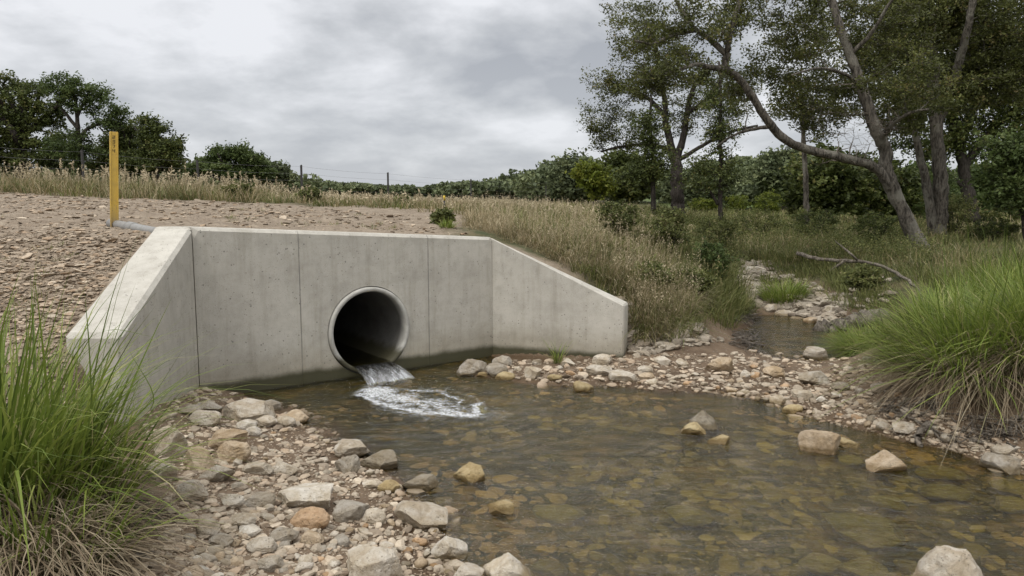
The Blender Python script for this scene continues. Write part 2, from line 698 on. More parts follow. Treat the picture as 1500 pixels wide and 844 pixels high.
def F_(*a):
    for px, py, z in a:
        P = at_z(px, py, z)
        PF.append((P[0], P[1], z))


def W_(*a, f=True, b=True):
    for p in a:
        if f:
            PF.append(p)
        if b:
            PB.append(p)


# pool bed
F_((470, 590, -.09), (560, 605, -.2), (640, 590, -.16), (620, 650, -.1), (700, 700, -.13), (800, 620, -.2), (900, 595, -.12), (1000, 640, -.2),
   (800, 700, -.24), (900, 780, -.26), (1100, 720, -.28), (1300, 800, -.3), (1450, 760, -.22), (1300, 715, -.22), (1200, 660, -.15),
   (1000, 595, -.07), (700, 575, -.1), (760, 850, -.07), (900, 844, -.2), (1100, 900, -.3), (1400, 920, -.3), (1500, 735, -.12),
   (1700, 800, -.15), (900, 1050, -.2), (1100, 650, -.2), (1400, 680, -.07), (740, 770, -.1), (1120, 625, -.1), (1700, 1000, -.25))
# shoreline
F_((445, 597, 0), (480, 640, 0), (535, 675, 0), (590, 712, 0), (640, 770, 0), (690, 835, 0), (735, 870, 0), (760, 1000, 0), (650, 552, -.05), (690, 553, -.02), (760, 560, 0), (850, 568, 0),
   (950, 573, 0), (1050, 578, 0), (1130, 592, 0), (1180, 612, 0), (1250, 628, 0), (1330, 648, 0), (1420, 672, 0), (1500, 694, 0), (1700, 745, 0))
# left bar
F_((340, 602, .07), (300, 640, .14), (400, 640, .06), (400, 690, .09), (300, 700, .2), (480, 690, .03), (500, 760, .06), (400, 770, .14),
   (590, 800, .03), (250, 740, .27), (330, 820, .2), (450, 844, .12), (600, 860, .03), (150, 844, .36), (60, 800, .47), (0, 870, .5),
   (300, 1000, .22), (0, 1150, .5), (550, 1050, .06), (235, 640, .2), (186, 690, .26))
# far bar
F_((700, 540, .03), (800, 540, .05), (900, 533, .08), (950, 522, .1), (1000, 545, .05), (1050, 550, .05), (1100, 560, .04), (1150, 580, .03),
   (1200, 560, .05), (1250, 600, .04), (1160, 530, .04), (1220, 535, .04), (1300, 590, .09), (1310, 622, .05), (1400, 640, .07), (1480, 640, .14), (1600, 660, .2))
# right bank
F_((1290, 555, .14), (1340, 570, .25), (1420, 600, .22), (1400, 545, .5), (1500, 560, .55), (1500, 610, .3), (1245, 525, .05), (1300, 500, .3),
   (1350, 480, .6), (1450, 450, .75), (1250, 440, .4), (1300, 410, .66), (1400, 390, .8), (1600, 500, .8), (1600, 400, .9), (1800, 600, .8))
# creek arm and bed going upstream
F_((1110, 480, -.12), (1150, 478, -.13), (1180, 488, -.14), (1240, 502, -.11), (1200, 512, -.07), (1120, 500, -.09), (1160, 498, -.13), (1290, 522, -.03), (1100, 466, .0), (1070, 478, .05),
   (1150, 452, .08), (1200, 462, .07), (1110, 442, .13), (1100, 420, .25), (1092, 398, .42), (1150, 418, .28), (1200, 428, .3), (1050, 500, .09), (1085, 515, .03))
CREEK_PTS = [(4.6, 15.2, .50), (5.2, 18, .62), (6, 22, .75)]
W_(*CREEK_PTS)
# left bank of the creek, right of the culvert
EX, EY = RE_
W_((EX + .25, EY + .25, .18), (EX + .5, EY + .9, .55), (EX + .9, EY + .5, .2), (2.0, 9.6, .68), (1.7, 10.6, 1.0), (2.5, 10.6, .62), (2.6, 9.7, .25),
   (2.2, 12, 1.12), (3.1, 11.8, .62), (3.5, 11.2, .2), (3.2, 13.2, .85), (2.4, 14, 1.2), (3.6, 15.5, .95), (3.6, 18, 1.15), (4.2, 21, 1.1), (2.4, 18, 1.36),
   (0.9, 12.2, 1.32), (0.5, 14, 1.42), (3, 25, 1.5), (5, 27, 1.35))
W_((0.6, 9.6, 1.12), (EX - .3, EY + .7, .78), (0.2, 10.6, 1.34), (-.6, 10, 1.38), f=False)
# beyond
W_((6, 15, .8), (7, 12, .88), (8, 9, .85), (9, 6, .85), (8, 18, .9), (11, 14, .95), (12, 22, .95), (9, 26, .95), (16, 30, 1.0), (16, 16, 1.05),
   (7, 32, 1.1), (25, 40, 1.2), (14, 60, 1.5), (40, 70, 2), (30, 20, 1.3), (60, 30, 2.2), (15, 5, 1.1), (12, 0, 1.0), (6, 35, 1.25),
   (0, 22, 1.55), (0, 40, 1.62), (0, 80, 1.9), (-6, 30, 1.72), (-14, 40, 2.1), (-20, 60, 2.4), (5, 60, 1.7), (0, 140, 2.2), (60, 140, 3), (-60, 140, 4), (-60, 60, 3.2),
   (-20, 22, 2.2), (-30, 30, 2.6), (-40, 10, 2.4), (0, 260, 3), (140, 260, 5), (-140, 260, 6), (150, 60, 4), (-150, 60, 5))
# gravel embankment behind and left of the culvert
zl = lambda t: Z_L + (Z_R - Z_L) * t
for t in (0, .25, .5, .75, 1):
    P = CL + HD * HL * t + HN * .5
    PB.append((P[0], P[1], zl(t) - .045))
    P = CL + HD * HL * t + HN * 1.8
    PB.append((P[0], P[1], zl(t) + .0))
W_((-2, 12, 1.56), (-4, 12, 1.64), (-7, 12, 1.72), (-2, 16, 1.66), (-6, 17, 1.8), (-9, 16, 1.9), (-12, 18, 2.08), (-10, 12, 1.86), (-1, 18, 1.56), f=False)
OW = LE + np.array([-TH, 0])
for t in np.linspace(0, 1, 5):
    P = CL + (LE - CL) * t + np.array([-TH - .1, 0])
    PB.append((P[0], P[1], Z_L + (Z_LE - Z_L) * t - .05 - .03 * t))
W_((OW[0] - .4, OW[1] + .4, Z_LE - .02), (-4.2, 7.6, 1.53), (-5.5, 8, 1.58), (-4.3, 6.3, 1.22), (-3.8, 5.4, .98), (-5.2, 6.2, 1.24), (-7, 6.5, 1.4), (-9, 8, 1.7), (-5.5, 5, 1.05), (-7, 4, 1.1), (-12, 6, 1.8), f=False)
W_((OW[0] + .1, OW[1] - .35, .45), (OW[0] - .5, OW[1] - .1, .78), (LE[0] + .1, LE[1] - .4, .3), (-3.4, 4, .62), (-2.9, 3.3, .5), (-4.2, 3.6, .75), (-5.5, 2.5, .8), (-4, 1.5, .6), (-2, 0, .5), (-8, 0, .9), (0, -2, .3), (-3, -4, .6))
for s_, z_, o_ in ((.08, .09, .06), (.3, .02, .06), (.55, -.05, .06), (.9, -.08, .06), (1.2, -.1, .08), (1.6, -.12, .1), (2.1, -.1, .08), (2.6, -.06, .06), (HL - .35, -.06, .06), (HL - .1, -.02, .05)):
    P = CL + HD * s_ - HN * o_
    PF.append((P[0], P[1], z_))
    P = CL + HD * s_ + HN * .2
    PF.append((P[0], P[1], z_))
for t in (.25, .5, .75, 1):
    P = CR + (RE_ - CR) * t
    PF.append((P[0], P[1] - .05, .03 + .04 * t))
PF, PB = np.array(PF), np.array(PB)


def rbf_fit(P, lam=0.02):
    n = len(P)
    d = np.linalg.norm(P[:, None, :2] - P[None, :, :2], axis=2)
    K = np.where(d > 0, d, 0) + np.eye(n) * 0.0
    K = -np.sqrt(d * d + 0.15 ** 2)
    K += -np.eye(n) * lam * -1
    A = np.zeros((n + 3, n + 3))
    A[:n, :n] = K
    A[:n, n] = 1
    A[:n, n + 1:] = P[:, :2]
    A[n:, :n] = A[:n, n:].T
    b = np.zeros(n + 3)
    b[:n] = P[:, 2]
    return np.linalg.solve(A, b)


def rbf_eval(P, c, X, Y):
    o = np.empty(len(X))
    n = len(P)
    for k in range(0, len(X), 20000):
        x, y = X[k:k + 20000], Y[k:k + 20000]
        d2 = (x[:, None] - P[None, :, 0]) ** 2 + (y[:, None] - P[None, :, 1]) ** 2
        o[k:k + 20000] = -np.sqrt(d2 + 0.15 ** 2) @ c[:n] + c[n] + c[n + 1] * x + c[n + 2] * y
    return o


# (multiquadric surface through the control points)
def fit(P):
    n = len(P)
    d = np.linalg.norm(P[:, None, :2] - P[None, :, :2], axis=2)
    A = np.zeros((n + 3, n + 3))
    A[:n, :n] = -np.sqrt(d * d + 0.15 ** 2) - np.eye(n) * 0.05 * -1
    A[:n, n] = 1
    A[:n, n + 1:] = P[:, :2]
    A[n:, :n] = A[:n, n:].T
    b = np.zeros(n + 3)
    b[:n] = P[:, 2]
    return np.linalg.solve(A, b)


CF, CB = fit(PF), fit(PB)
# centre line of the walls with its extensions: bank side lies to the left of it
mid_off = 0.17
W1 = CL + HN * mid_off + np.array([-mid_off * .6, 0])
PL = np.array([[-9, -4], [OW[0] - .35, OW[1] - 1.4], [LE[0] - .18, LE[1] + .12], [CL[0] - .18, CL[1] + .1], CL + HN * .17 + HD * .15, CR + HN * .17,
               [RE_[0] - .1, RE_[1] + .1], [RE_[0] + .35, RE_[1] + .55], [2.6, 10.6], [3.4, 13], [3.9, 16], [4.5, 24], [8, 60], [20, 400]])


def side_dist(X, Y):
    best = np.full(len(X), 1e9)
    sg = np.zeros(len(X))
    for a, b in zip(PL[:-1], PL[1:]):
        ab = b - a
        L2 = ab @ ab
        t = np.clip(((X - a[0]) * ab[0] + (Y - a[1]) * ab[1]) / L2, 0, 1)
        dx, dy = X - a[0] - t * ab[0], Y - a[1] - t * ab[1]
        d = np.hypot(dx, dy)
        cr = ab[0] * dy - ab[1] * dx
        m = d < best - 1e-9
        best = np.where(m, d, best)
        sg = np.where(m, np.sign(cr), sg)
    return best * sg


def height(X, Y, detail=True):
    X, Y = np.atleast_1d(np.asarray(X, float)), np.atleast_1d(np.asarray(Y, float))
    sdv = side_dist(X, Y)
    # width of the blend: thin inside the concrete, wide beyond it
    dl = np.clip((LE[1] - .05 - Y) / 0.8, 0, 1)
    dr = np.clip((X - RE_[0] - .0) / 0.8, 0, 1)
    wd = 0.07 + np.maximum(dl, dr) * 0.45
    m = smooth(-wd, wd, sdv)
    zf = rbf_eval(PF, CF, X, Y)
    zb = rbf_eval(PB, CB, X, Y)
    z = zf * (1 - m) + zb * m
    if detail:
        q = np.stack([X, Y, X * 0], 1)
        amp = 0.012 + 0.02 * np.clip(np.abs(z) * 2, 0, 1)
        z = z + amp * fbm(q * 2.2, 5, 3, 0.55) + 0.006 * fbm(q * 14, 2, 9)
        z = z + np.clip(np.hypot(X, Y) - 25, 0, 200) * 0.004 * fbm(q * .05, 2, 4)
    return z


def hgt(x, y):
    return float(height([x], [y])[0])


def hits(px, py, tmin=1.5, tmax=60):
    """first ground point seen through each picture point (rays marched over the terrain)"""
    px, py = np.atleast_1d(px).astype(float), np.atleast_1d(py).astype(float)
    D = FWD[None] + RGT[None] * ((px - 750) / FPX)[:, None] + UPV[None] * ((422 - py) / FPX)[:, None]
    ts = np.concatenate([np.arange(tmin, 12, 0.06), np.geomspace(12, tmax, 60)])
    res = np.full(len(px), np.nan)
    prev = np.full(len(px), tmin)
    alive = np.ones(len(px), bool)
    for t in ts:
        idx = np.where(alive)[0]
        if len(idx) == 0:
            break
        P = EYE + D[idx] * t
        z = height(P[:, 0], P[:, 1], False)
        h = P[:, 2] < z
        res[idx[h]] = t
        alive[idx[h]] = False
    ok = ~np.isnan(res)
    hi_ = np.where(ok, res, tmax)
    lo_ = hi_ - np.where(hi_ > 12, hi_ * .04, 0.08)
    for _ in range(7):
        md = (lo_ + hi_) / 2
        P = EYE + D * md[:, None]
        u = P[:, 2] < height(P[:, 0], P[:, 1], False)
        hi_ = np.where(u, md, hi_)
        lo_ = np.where(u, lo_, md)
    P = EYE + D * hi_[:, None]
    P[:, 2] = height(P[:, 0], P[:, 1])
    return P, ok


def build_ground():
    def lines(lo, hi, step, l0, h0, grow):
        c = list(np.arange(lo, hi, step))
        a, s = hi, step
        up_ = []
        while a < h0:
            s *= grow
            a += s
            up_.append(a)
        a, s = lo, step
        dn = []
        while a > l0:
            s *= grow
            a -= s
            dn.append(a)
        return np.array(dn[::-1] + c + up_)
    xs = lines(-4.2, 5.2, 0.033, -420, 420, 1.09)
    ys = lines(2.3, 10.5, 0.035, -60, 600, 1.05)
    X, Y = np.meshgrid(xs, ys)
    X, Y = X.ravel(), Y.ravel()
    Z = height(X, Y)
    nx, ny = len(xs), len(ys)
    i = np.arange(ny - 1)[:, None] * nx
    j = np.arange(nx - 1)[None]
    Fq = np.stack([i + j, i + j + 1, i + nx + j + 1, i + nx + j], -1).reshape(-1, 4)
    # leave the bore of the pipe open through the bank
    c = np.stack([X[Fq].mean(1), Y[Fq].mean(1)], 1) - CL
    s = c @ HD - PS
    n_ = c @ HN
    keep = ~((np.abs(s) < R_OUT + .06) & (n_ > 0.02) & (n_ < .31))
    Fq = Fq[keep]
    sdv = side_dist(X, Y)
    q = np.stack([X, Y, X * 0], 1)
    nz = fbm(q * .8, 4, 21)
    # zones
    field = smooth(0, 1.5, (Y - (14.2 + nz * .8 - X * .15)))
    rightb = smooth(-.3, .4, sdv) * smooth(-1.1, -.4, X - 0.0 + nz * .5) * smooth(9.0, 9.6, Y + nz * .3)
    rightb = np.maximum(rightb, smooth(0.5, 1.2, X) * smooth(.0, .4, sdv))
    rb2 = (sdv < 0) * smooth(.28, .5, Z + nz * .06) * smooth(3.0, 3.6, X)
    upst = (sdv < 0) * smooth(13.2, 15.5, Y + nz) * smooth(.25, .5, Z)
    leftb = (sdv < 0) * smooth(.3, .48, Z + nz * .05) * (X < 0) * (Y < 4.2)
    grassy = np.clip(np.maximum.reduce([field, rightb, rb2, upst, leftb * .6]), 0, 1)
    gravel = smooth(-.05, .1, sdv) * (1 - field) * (X < 1.2)
    lawn = smooth(18, 22, Y) * smooth(6, 9, X - (Y - 20) * .1)
    bed = smooth(0.0, -.035, Z + nz * .008) * (sdv < .2) * (Y < 13.5)
    wet = smooth(.075, .015, Z + nz * .03) * (sdv < .3) * (Y < 14)
    me = mesh_np('ground', np.stack([X, Y, Z], 1), Fq, ground_mat(), {'grassy': grassy, 'gravel': gravel, 'lawn': lawn, 'bed': bed, 'wet': wet}, True)
    return tag(link('ground', me), kind='structure', label='brown soil and gravel ground of the creek banks')


build_ground()

# ------------------------------------------------------------------ concrete culvert
CON = concrete_mat()
org3 = np.array([CL[0], CL[1], 0.0])
culvert = empty('concrete_culvert', org3, 'pale grey concrete culvert headwall with sloping wing walls and a round pipe outlet', 'culvert')


def wl(s, n, z):
    """wall coordinates to culvert-local metres"""
    p = HD * s + HN * n
    return (p[0], p[1], z)


def headwall():
    zb = -0.35
    c = 0.03
    top = lambda s: Z_L + (Z_R - Z_L) * s / HL
    r = R_OUT + 0.006
    s0, s1 = 0.0, HL
    cz = PZ
    corners = [(s1, top(s1)), (s0, top(s0)), (s0, zb), (s1, zb)]
    angs = sorted(list(np.arange(96) / 96 * 2 * math.pi) + [math.atan2(z - cz, s - PS) % (2 * math.pi) for s, z in corners])

    def hitbox(a, dz):
        dx, dy = math.cos(a), math.sin(a)
        best = 1e9
        if dx > 1e-9:
            best = min(best, (s1 - PS) / dx)
        if dx < -1e-9:
            best = min(best, (s0 - PS) / dx)
        if dy < -1e-9:
            best = min(best, (zb - cz) / dy)
        # top line z = top(s) - dz
        k = (Z_R - Z_L) / HL
        den = dy - k * dx
        if den > 1e-9:
            t = (top(PS) - dz - cz) / den
            best = min(best, t)
        return PS + dx * best, cz + dy * best
    rings = []
    for nd, dz in ((0, c), (c, 0), (TH, 0)):
        rings.append([(*hitbox(a, dz), nd) for a in angs])
    inner = [[(PS + r * math.cos(a), cz + r * math.sin(a), nd) for a in angs] for nd in (0, TH)]
    allr = [inner[0]] + rings + [inner[1]]
    V, U = [], []
    for rg in allr:
        for s, z, n_ in rg:
            V.append(wl(s, n_, z))
            U.append((s, z))
    k = len(angs)
    Fc = []
    for q in range(len(allr)):
        a, b = q * k, ((q + 1) % len(allr)) * k
        for i in range(k):
            j = (i + 1) % k
            Fc.append((a + i, a + j, b + j, b + i))
    # two mid rings keep the long front quads tidy
    me = mesh_np('headwall', V, np.array(Fc)[:, ::-1], CON, None, False, U)
    return link('headwall', me, culvert)


headwall()


def prism(name, plan, tops, zb, bev, parent, u0=10.0, bevel_all=True):
    """upright block over a plan polygon (world xy) with a height for each corner"""
    bm = bmesh.new()
    lo = [bm.verts.new((p[0] - org3[0], p[1] - org3[1], zb)) for p in plan]
    hi = [bm.verts.new((p[0] - org3[0], p[1] - org3[1], t)) for p, t in zip(plan, tops)]
    n = len(plan)
    bm.faces.new(hi)
    bm.faces.new(lo[::-1])
    for i in range(n):
        j = (i + 1) % n
        bm.faces.new((lo[i], lo[j], hi[j], hi[i]))
    bmesh.ops.recalc_face_normals(bm, faces=bm.faces)
    hs = set(hi)
    ed = [e_ for e_ in bm.edges if e_.verts[0] in hs or e_.verts[1] in hs] if bevel_all else [e_ for e_ in bm.edges if e_.verts[0] in hs and e_.verts[1] in hs]
    ed = [e_ for e_ in ed if tuple(sorted((round(e_.verts[0].co.x, 4), round(e_.verts[1].co.x, 4)))) not in getattr(prism, 'skip', set())]
    bmesh.ops.bevel(bm, geom=ed, offset=bev, segments=1, affect='EDGES')
    me = bpy.data.meshes.new(name)
    bm.to_mesh(me)
    bm.free()
    ul = me.uv_layers.new(name='UVMap')
    for lp in me.loops:
        v = me.vertices[lp.vertex_index].co
        ul.data[lp.index].uv = (u0 + v.x + v.y, v.z)
    me.materials.append(CON)
    return link(name, me, parent)


# left wing wall, inner face runs towards the viewer; its corner block closes the angle
cl_o = CL + np.array([-TH, 0.03])
le_o = LE + np.array([-TH - .02, 0.0])
g = 0.002
dW = (LE - CL) / np.linalg.norm(LE - CL)
st = CL + dW * g
st_o = cl_o + dW * g
o = prism('wing_wall', [st, st_o, le_o, LE], [Z_L - .004, Z_L - .004, Z_LE, Z_LE], -.3, 0.028, culvert)
o['label'] = 'left wing wall with a broad sloping top'
bl = CL + HN * TH
o = prism('corner_block', [CL - HD * g, bl - HD * g, bl + np.array([-.22, -.02]), cl_o], [Z_L - .002] * 4, -.3, 0.02, culvert)
# right wing wall
dR = (RE_ - CR) / np.linalg.norm(RE_ - CR)
nR = np.array([-dR[1], dR[0]])
o = prism('wing_wall', [CR + dR * g, RE_, RE_ + nR * .22, CR + nR * .2 + HN * .2, CR + HN * TH + dR * g], [Z_R - .002, Z_RE, Z_RE, Z_R - .002, Z_R - .002], -.3, 0.016, culvert)
o['label'] = 'right wing wall with a narrow sloping top'


def pipe():
    M = Mat('pipe_concrete', 0.8, 0.25)
    p = M.pos()
    n = M.noise(p, 8, 5, 0.6)
    col = M.mix(M.rng(n, 0.3, 0.7), (0.33, 0.315, 0.275), (0.45, 0.43, 0.38))
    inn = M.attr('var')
    col = M.mix(inn, col, M.mix(M.noise(p, 5, 5, .7), (0.07, 0.065, 0.055), (0.17, 0.16, 0.14)))  # dirty bore, darkened further so the shade inside is in the colour
    z = M.sep(p)[2]
    zn = M.math('ADD', z, M.math('MULTIPLY', M.math('SUBTRACT', n, 0.5), 0.12))
    col = M.mix(M.rng(zn, PZ - R_IN + .12, PZ - R_IN + .22, 0.93, 0), col, (0.045, 0.04, 0.018))
    mat = M.fin(col, M.bump(M.noise(p, 70, 4), 0.3, 0.01))
    k = 96
    Ln = 9.0
    # profile (radius, n) going from the inner far end out over the lip and back along the outside
    prof = [(R_IN, Ln), (R_IN, 3), (R_IN, 1), (R_IN, .12), (R_IN, -.018), (R_IN + .012, -.03), (R_OUT - .016, -.03), (R_OUT - .004, -.02), (R_OUT - .002, .05), (R_OUT - .002, Ln)]
    V, Fc = [], []
    for r_, n_ in prof:
        for i in range(k):
            a = i / k * 2 * math.pi
            V.append(wl(PS + r_ * math.cos(a), n_, PZ + r_ * math.sin(a)))
    for q in range(len(prof) - 1):
        for i in range(k):
            j = (i + 1) % k
            Fc.append((q * k + i, q * k + j, (q + 1) * k + j, (q + 1) * k + i))
    c = len(V)
    V.append(wl(PS, Ln, PZ))
    F3 = [(c, (i + 1) % k, i) for i in range(k)]
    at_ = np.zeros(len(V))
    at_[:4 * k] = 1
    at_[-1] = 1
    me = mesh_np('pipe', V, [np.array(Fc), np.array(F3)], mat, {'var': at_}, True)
    o = link('pipe', me, culvert)
    o['label'] = 'round concrete pipe with a rim set proud of the headwall'
    return o


pipe()


# ------------------------------------------------------------------ water
def water_mat(name='water', tint=(0.95, 0.90, 0.58), bump=1.3, rough=0.02, foam=False):
    M = Mat(name, rough, 0.5)
    p = M.pos()
    tr = M.n('ShaderNodeBsdfRefraction')
    tr.inputs['IOR'].default_value = 1.33
    tr.inputs['Roughness'].default_value = 0.0
    tr.inputs['Color'].default_value = (*tint, 1)
    gl = M.n('ShaderNodeBsdfGlossy')
    gl.inputs['Roughness'].default_value = rough
    gl.inputs['Color'].default_value = (1, 1, 1, 1)
    n_a = M.noise(M.scale(p, 1.0, 2.6, 1), 4.6, 4, 0.6, 0.8)
    n_b = M.noise(M.scale(p, 1.0, 2.6, 1), 19, 3, 0.55, 0.4)
    h = M.math('ADD', n_a, M.math('MULTIPLY', n_b, 0.35))
    nb = M.bump(h, bump, 0.03)
    M.l(nb, gl.inputs['Normal'])
    M.l(M.bump(h, bump * .05, 0.03), tr.inputs['Normal'])
    fr = M.n('ShaderNodeFresnel')
    fr.inputs['IOR'].default_value = 1.48
    M.l(nb, fr.inputs['Normal'])
    ms = M.n('ShaderNodeMixShader')
    M.l(M.math('MULTIPLY', fr.outputs[0], 1.05, True), ms.inputs[0])
    M.l(tr.outputs[0], ms.inputs[1])
    M.l(gl.outputs[0], ms.inputs[2])
    M.l(ms.outputs[0], M.out.inputs[0])
    return M.m


WATER = water_mat()


def build_water():
    xs = np.arange(-3.2, 9.0, 0.03)
    ys = np.arange(0.8, 13.0, 0.03)
    X, Y = np.meshgrid(xs, ys)
    sh = X.shape
    X, Y = X.ravel(), Y.ravel()
    q = np.stack([X * 2.0, Y * 4.6, X * 0], 1)
    amp = 0.0042 * (1 - .7 * smooth(.8, 2.2, X)) * (1 - .6 * smooth(-.9, -1.6, X))
    src = at_z(560, 580, 0)
    d = np.hypot(X - src[0], Y - src[1])
    warp = fbm(np.stack([X * 2.0, Y * 2.0, X * 0], 1), 3, 31)
    rip = np.sin(d * 34 + warp * 5) * np.exp(-d * .7) * 0.0045
    calm = smooth(10.5, 8.5, Y)
    Z = amp * fbm(q, 2, 55) * (.35 + .65 * calm) + rip + 0.0006 * fbm(q * 3.1, 2, 77)
    Z *= np.where(Y > 8.6, 0.6, 1)
    nx, ny = len(xs), len(ys)
    i = np.arange(ny - 1)[:, None] * nx
    j = np.arange(nx - 1)[None]
    Fq = np.stack([i + j, i + j + 1, i + nx + j + 1, i + nx + j], -1).reshape(-1, 4)
    # keep only water that lies in the hollow and not behind the headwall
    c = np.stack([X[Fq].mean(1), Y[Fq].mean(1)], 1)
    g_ = height(c[:, 0], c[:, 1], False)
    s = (c - CL) @ HD
    n_ = (c - CL) @ HN
    keep = (g_ < 0.05) & ~((s > -1) & (s < HL) & (n_ > 0.03)) & (side_dist(c[:, 0], c[:, 1]) < .02)
    Fq = Fq[keep]
    used = np.unique(Fq)
    mp = np.full(len(X), -1)
    mp[used] = np.arange(len(used))
    me = mesh_np('water', np.stack([X, Y, Z], 1)[used], mp[Fq], WATER, None, True)
    tag(link('water', me), kind='structure', label='clear shallow rippling water of the creek pool')


build_water()

WZ = PZ - R_IN + 0.06               # level of the stream in the pipe


def build_outfall():
    half = math.sqrt(R_IN ** 2 - (PZ - WZ) ** 2) - .002
    # stream inside the pipe
    ks = np.linspace(-1, 1, 25)
    ns = np.concatenate([[-.03], np.linspace(0, 1.5, 30), [3, 6, 8.9]])
    V = []
    for n_ in ns:
        for k_ in ks:
            V.append(wl(PS + k_ * half, n_, 0))
    V = np.array(V)
    V[:, 2] = WZ + 0.004 * fbm(np.stack([V[:, 0] * 9, V[:, 1] * 5, V[:, 0] * 0], 1), 3, 4)
    nx, ny = len(ks), len(ns)
    i = np.arange(ny - 1)[:, None] * nx
    j = np.arange(nx - 1)[None]
    Fq = np.stack([i + j, i + j + 1, i + nx + j + 1, i + nx + j], -1).reshape(-1, 4)
    M2 = water_mat('pipe_water', (0.5, 0.48, 0.3), 0.4, 0.03)
    me = mesh_np('pipe_stream', V, Fq, M2, None, True)
    o = link('pipe_stream', me, None, org3)
    tag(o, 'thin dark stream of water running out of the pipe', kind='structure')
    # falling sheet: clear water with white strands, an uneven curtain of strands
    M = Mat('falling_water', 0.15, 0.5)
    uv = M.uv()
    sx = M.noise(M.scale(uv, 46, 3.0, 1), 1.0, 5, 0.7, 0.6)
    sx2 = M.noise(M.scale(uv, 16, 1.6, 1), 1.0, 3, 0.6, 0.3)
    fac = M.math('ADD', M.math('MULTIPLY', sx, 0.65), M.math('MULTIPLY', sx2, 0.35))
    v = M.sep(uv)[1]
    fac = M.math('ADD', fac, M.math('MULTIPLY', M.math('SUBTRACT', v, 0.5), 0.12))
    white = M.rng(fac, 0.50, 0.68, 0.0, 0.62)
    df = M.n('ShaderNodeBsdfPrincipled')
    df.inputs['Base Color'].default_value = (0.78, 0.80, 0.80, 1)
    df.inputs['Roughness'].default_value = 0.3
    tr = M.n('ShaderNodeBsdfTransparent')
    tr.inputs['Color'].default_value = (0.62, 0.62, 0.52, 1)
    gl = M.n('ShaderNodeBsdfGlossy')
    gl.inputs['Roughness'].default_value = 0.08
    bp = M.bump(fac, 0.9, 0.03)
    M.l(bp, gl.inputs['Normal'])
    M.l(bp, df.inputs['Normal'])
    fr = M.n('ShaderNodeFresnel')
    fr.inputs['IOR'].default_value = 1.45
    M.l(bp, fr.inputs['Normal'])
    m1 = M.n('ShaderNodeMixShader')
    M.l(fr.outputs[0], m1.inputs[0])
    M.l(tr.outputs[0], m1.inputs[1])
    M.l(gl.outputs[0], m1.inputs[2])
    m2 = M.n('ShaderNodeMixShader')
    M.l(white, m2.inputs[0])
    M.l(m1.outputs[0], m2.inputs[1])
    M.l(df.outputs[0], m2.inputs[2])
    M.l(m2.outputs[0], M.out.inputs[0])
    ka, kt = 90, 24
    V, U = [], []
    K = np.linspace(-1, 1, ka)
    for a in range(kt):
        t = a / (kt - 1)
        for k_ in K:
            n_ = -.03 - REACH * t
            # water level follows the round invert at the lip, edges run thinner
            z0 = WZ
            z = z0 * (1 - t ** 1.9) - .012 * t
            V.append(wl(PS + k_ * half * (1 + .22 * t) + 0.03 * t, n_, z))
            U.append(((k_ + 1) / 2, t))
    V = np.array(V)
    T = np.array([u[1] for u in U])
    KK = np.array([u[0] for u in U])
    nn = fbm(np.stack([KK * 26, T * 1.5, T * 0], 1), 3, 8)
    V[:, 2] += 0.014 * nn * smooth(0, .3, T)
    dsh = 0.022 * fbm(np.stack([KK * 18, T * 1.2, T * 0 + 3], 1), 3, 18) * smooth(0, .4, T)
    V[:, 0] -= HN[0] * dsh
    V[:, 1] -= HN[1] * dsh
    i = np.arange(kt - 1)[:, None] * ka
    j = np.arange(ka - 1)[None]
    Fq = np.stack([i + j, i + j + 1, i + ka + j + 1, i + ka + j], -1).reshape(-1, 4)
    me = mesh_np('falling_water', V, Fq, M.m, None, True, U)
    tag(link('falling_water', me, None, org3), 'short sheet of water spilling from the pipe lip into the pool', kind='structure')


REACH = 0.40
build_outfall()


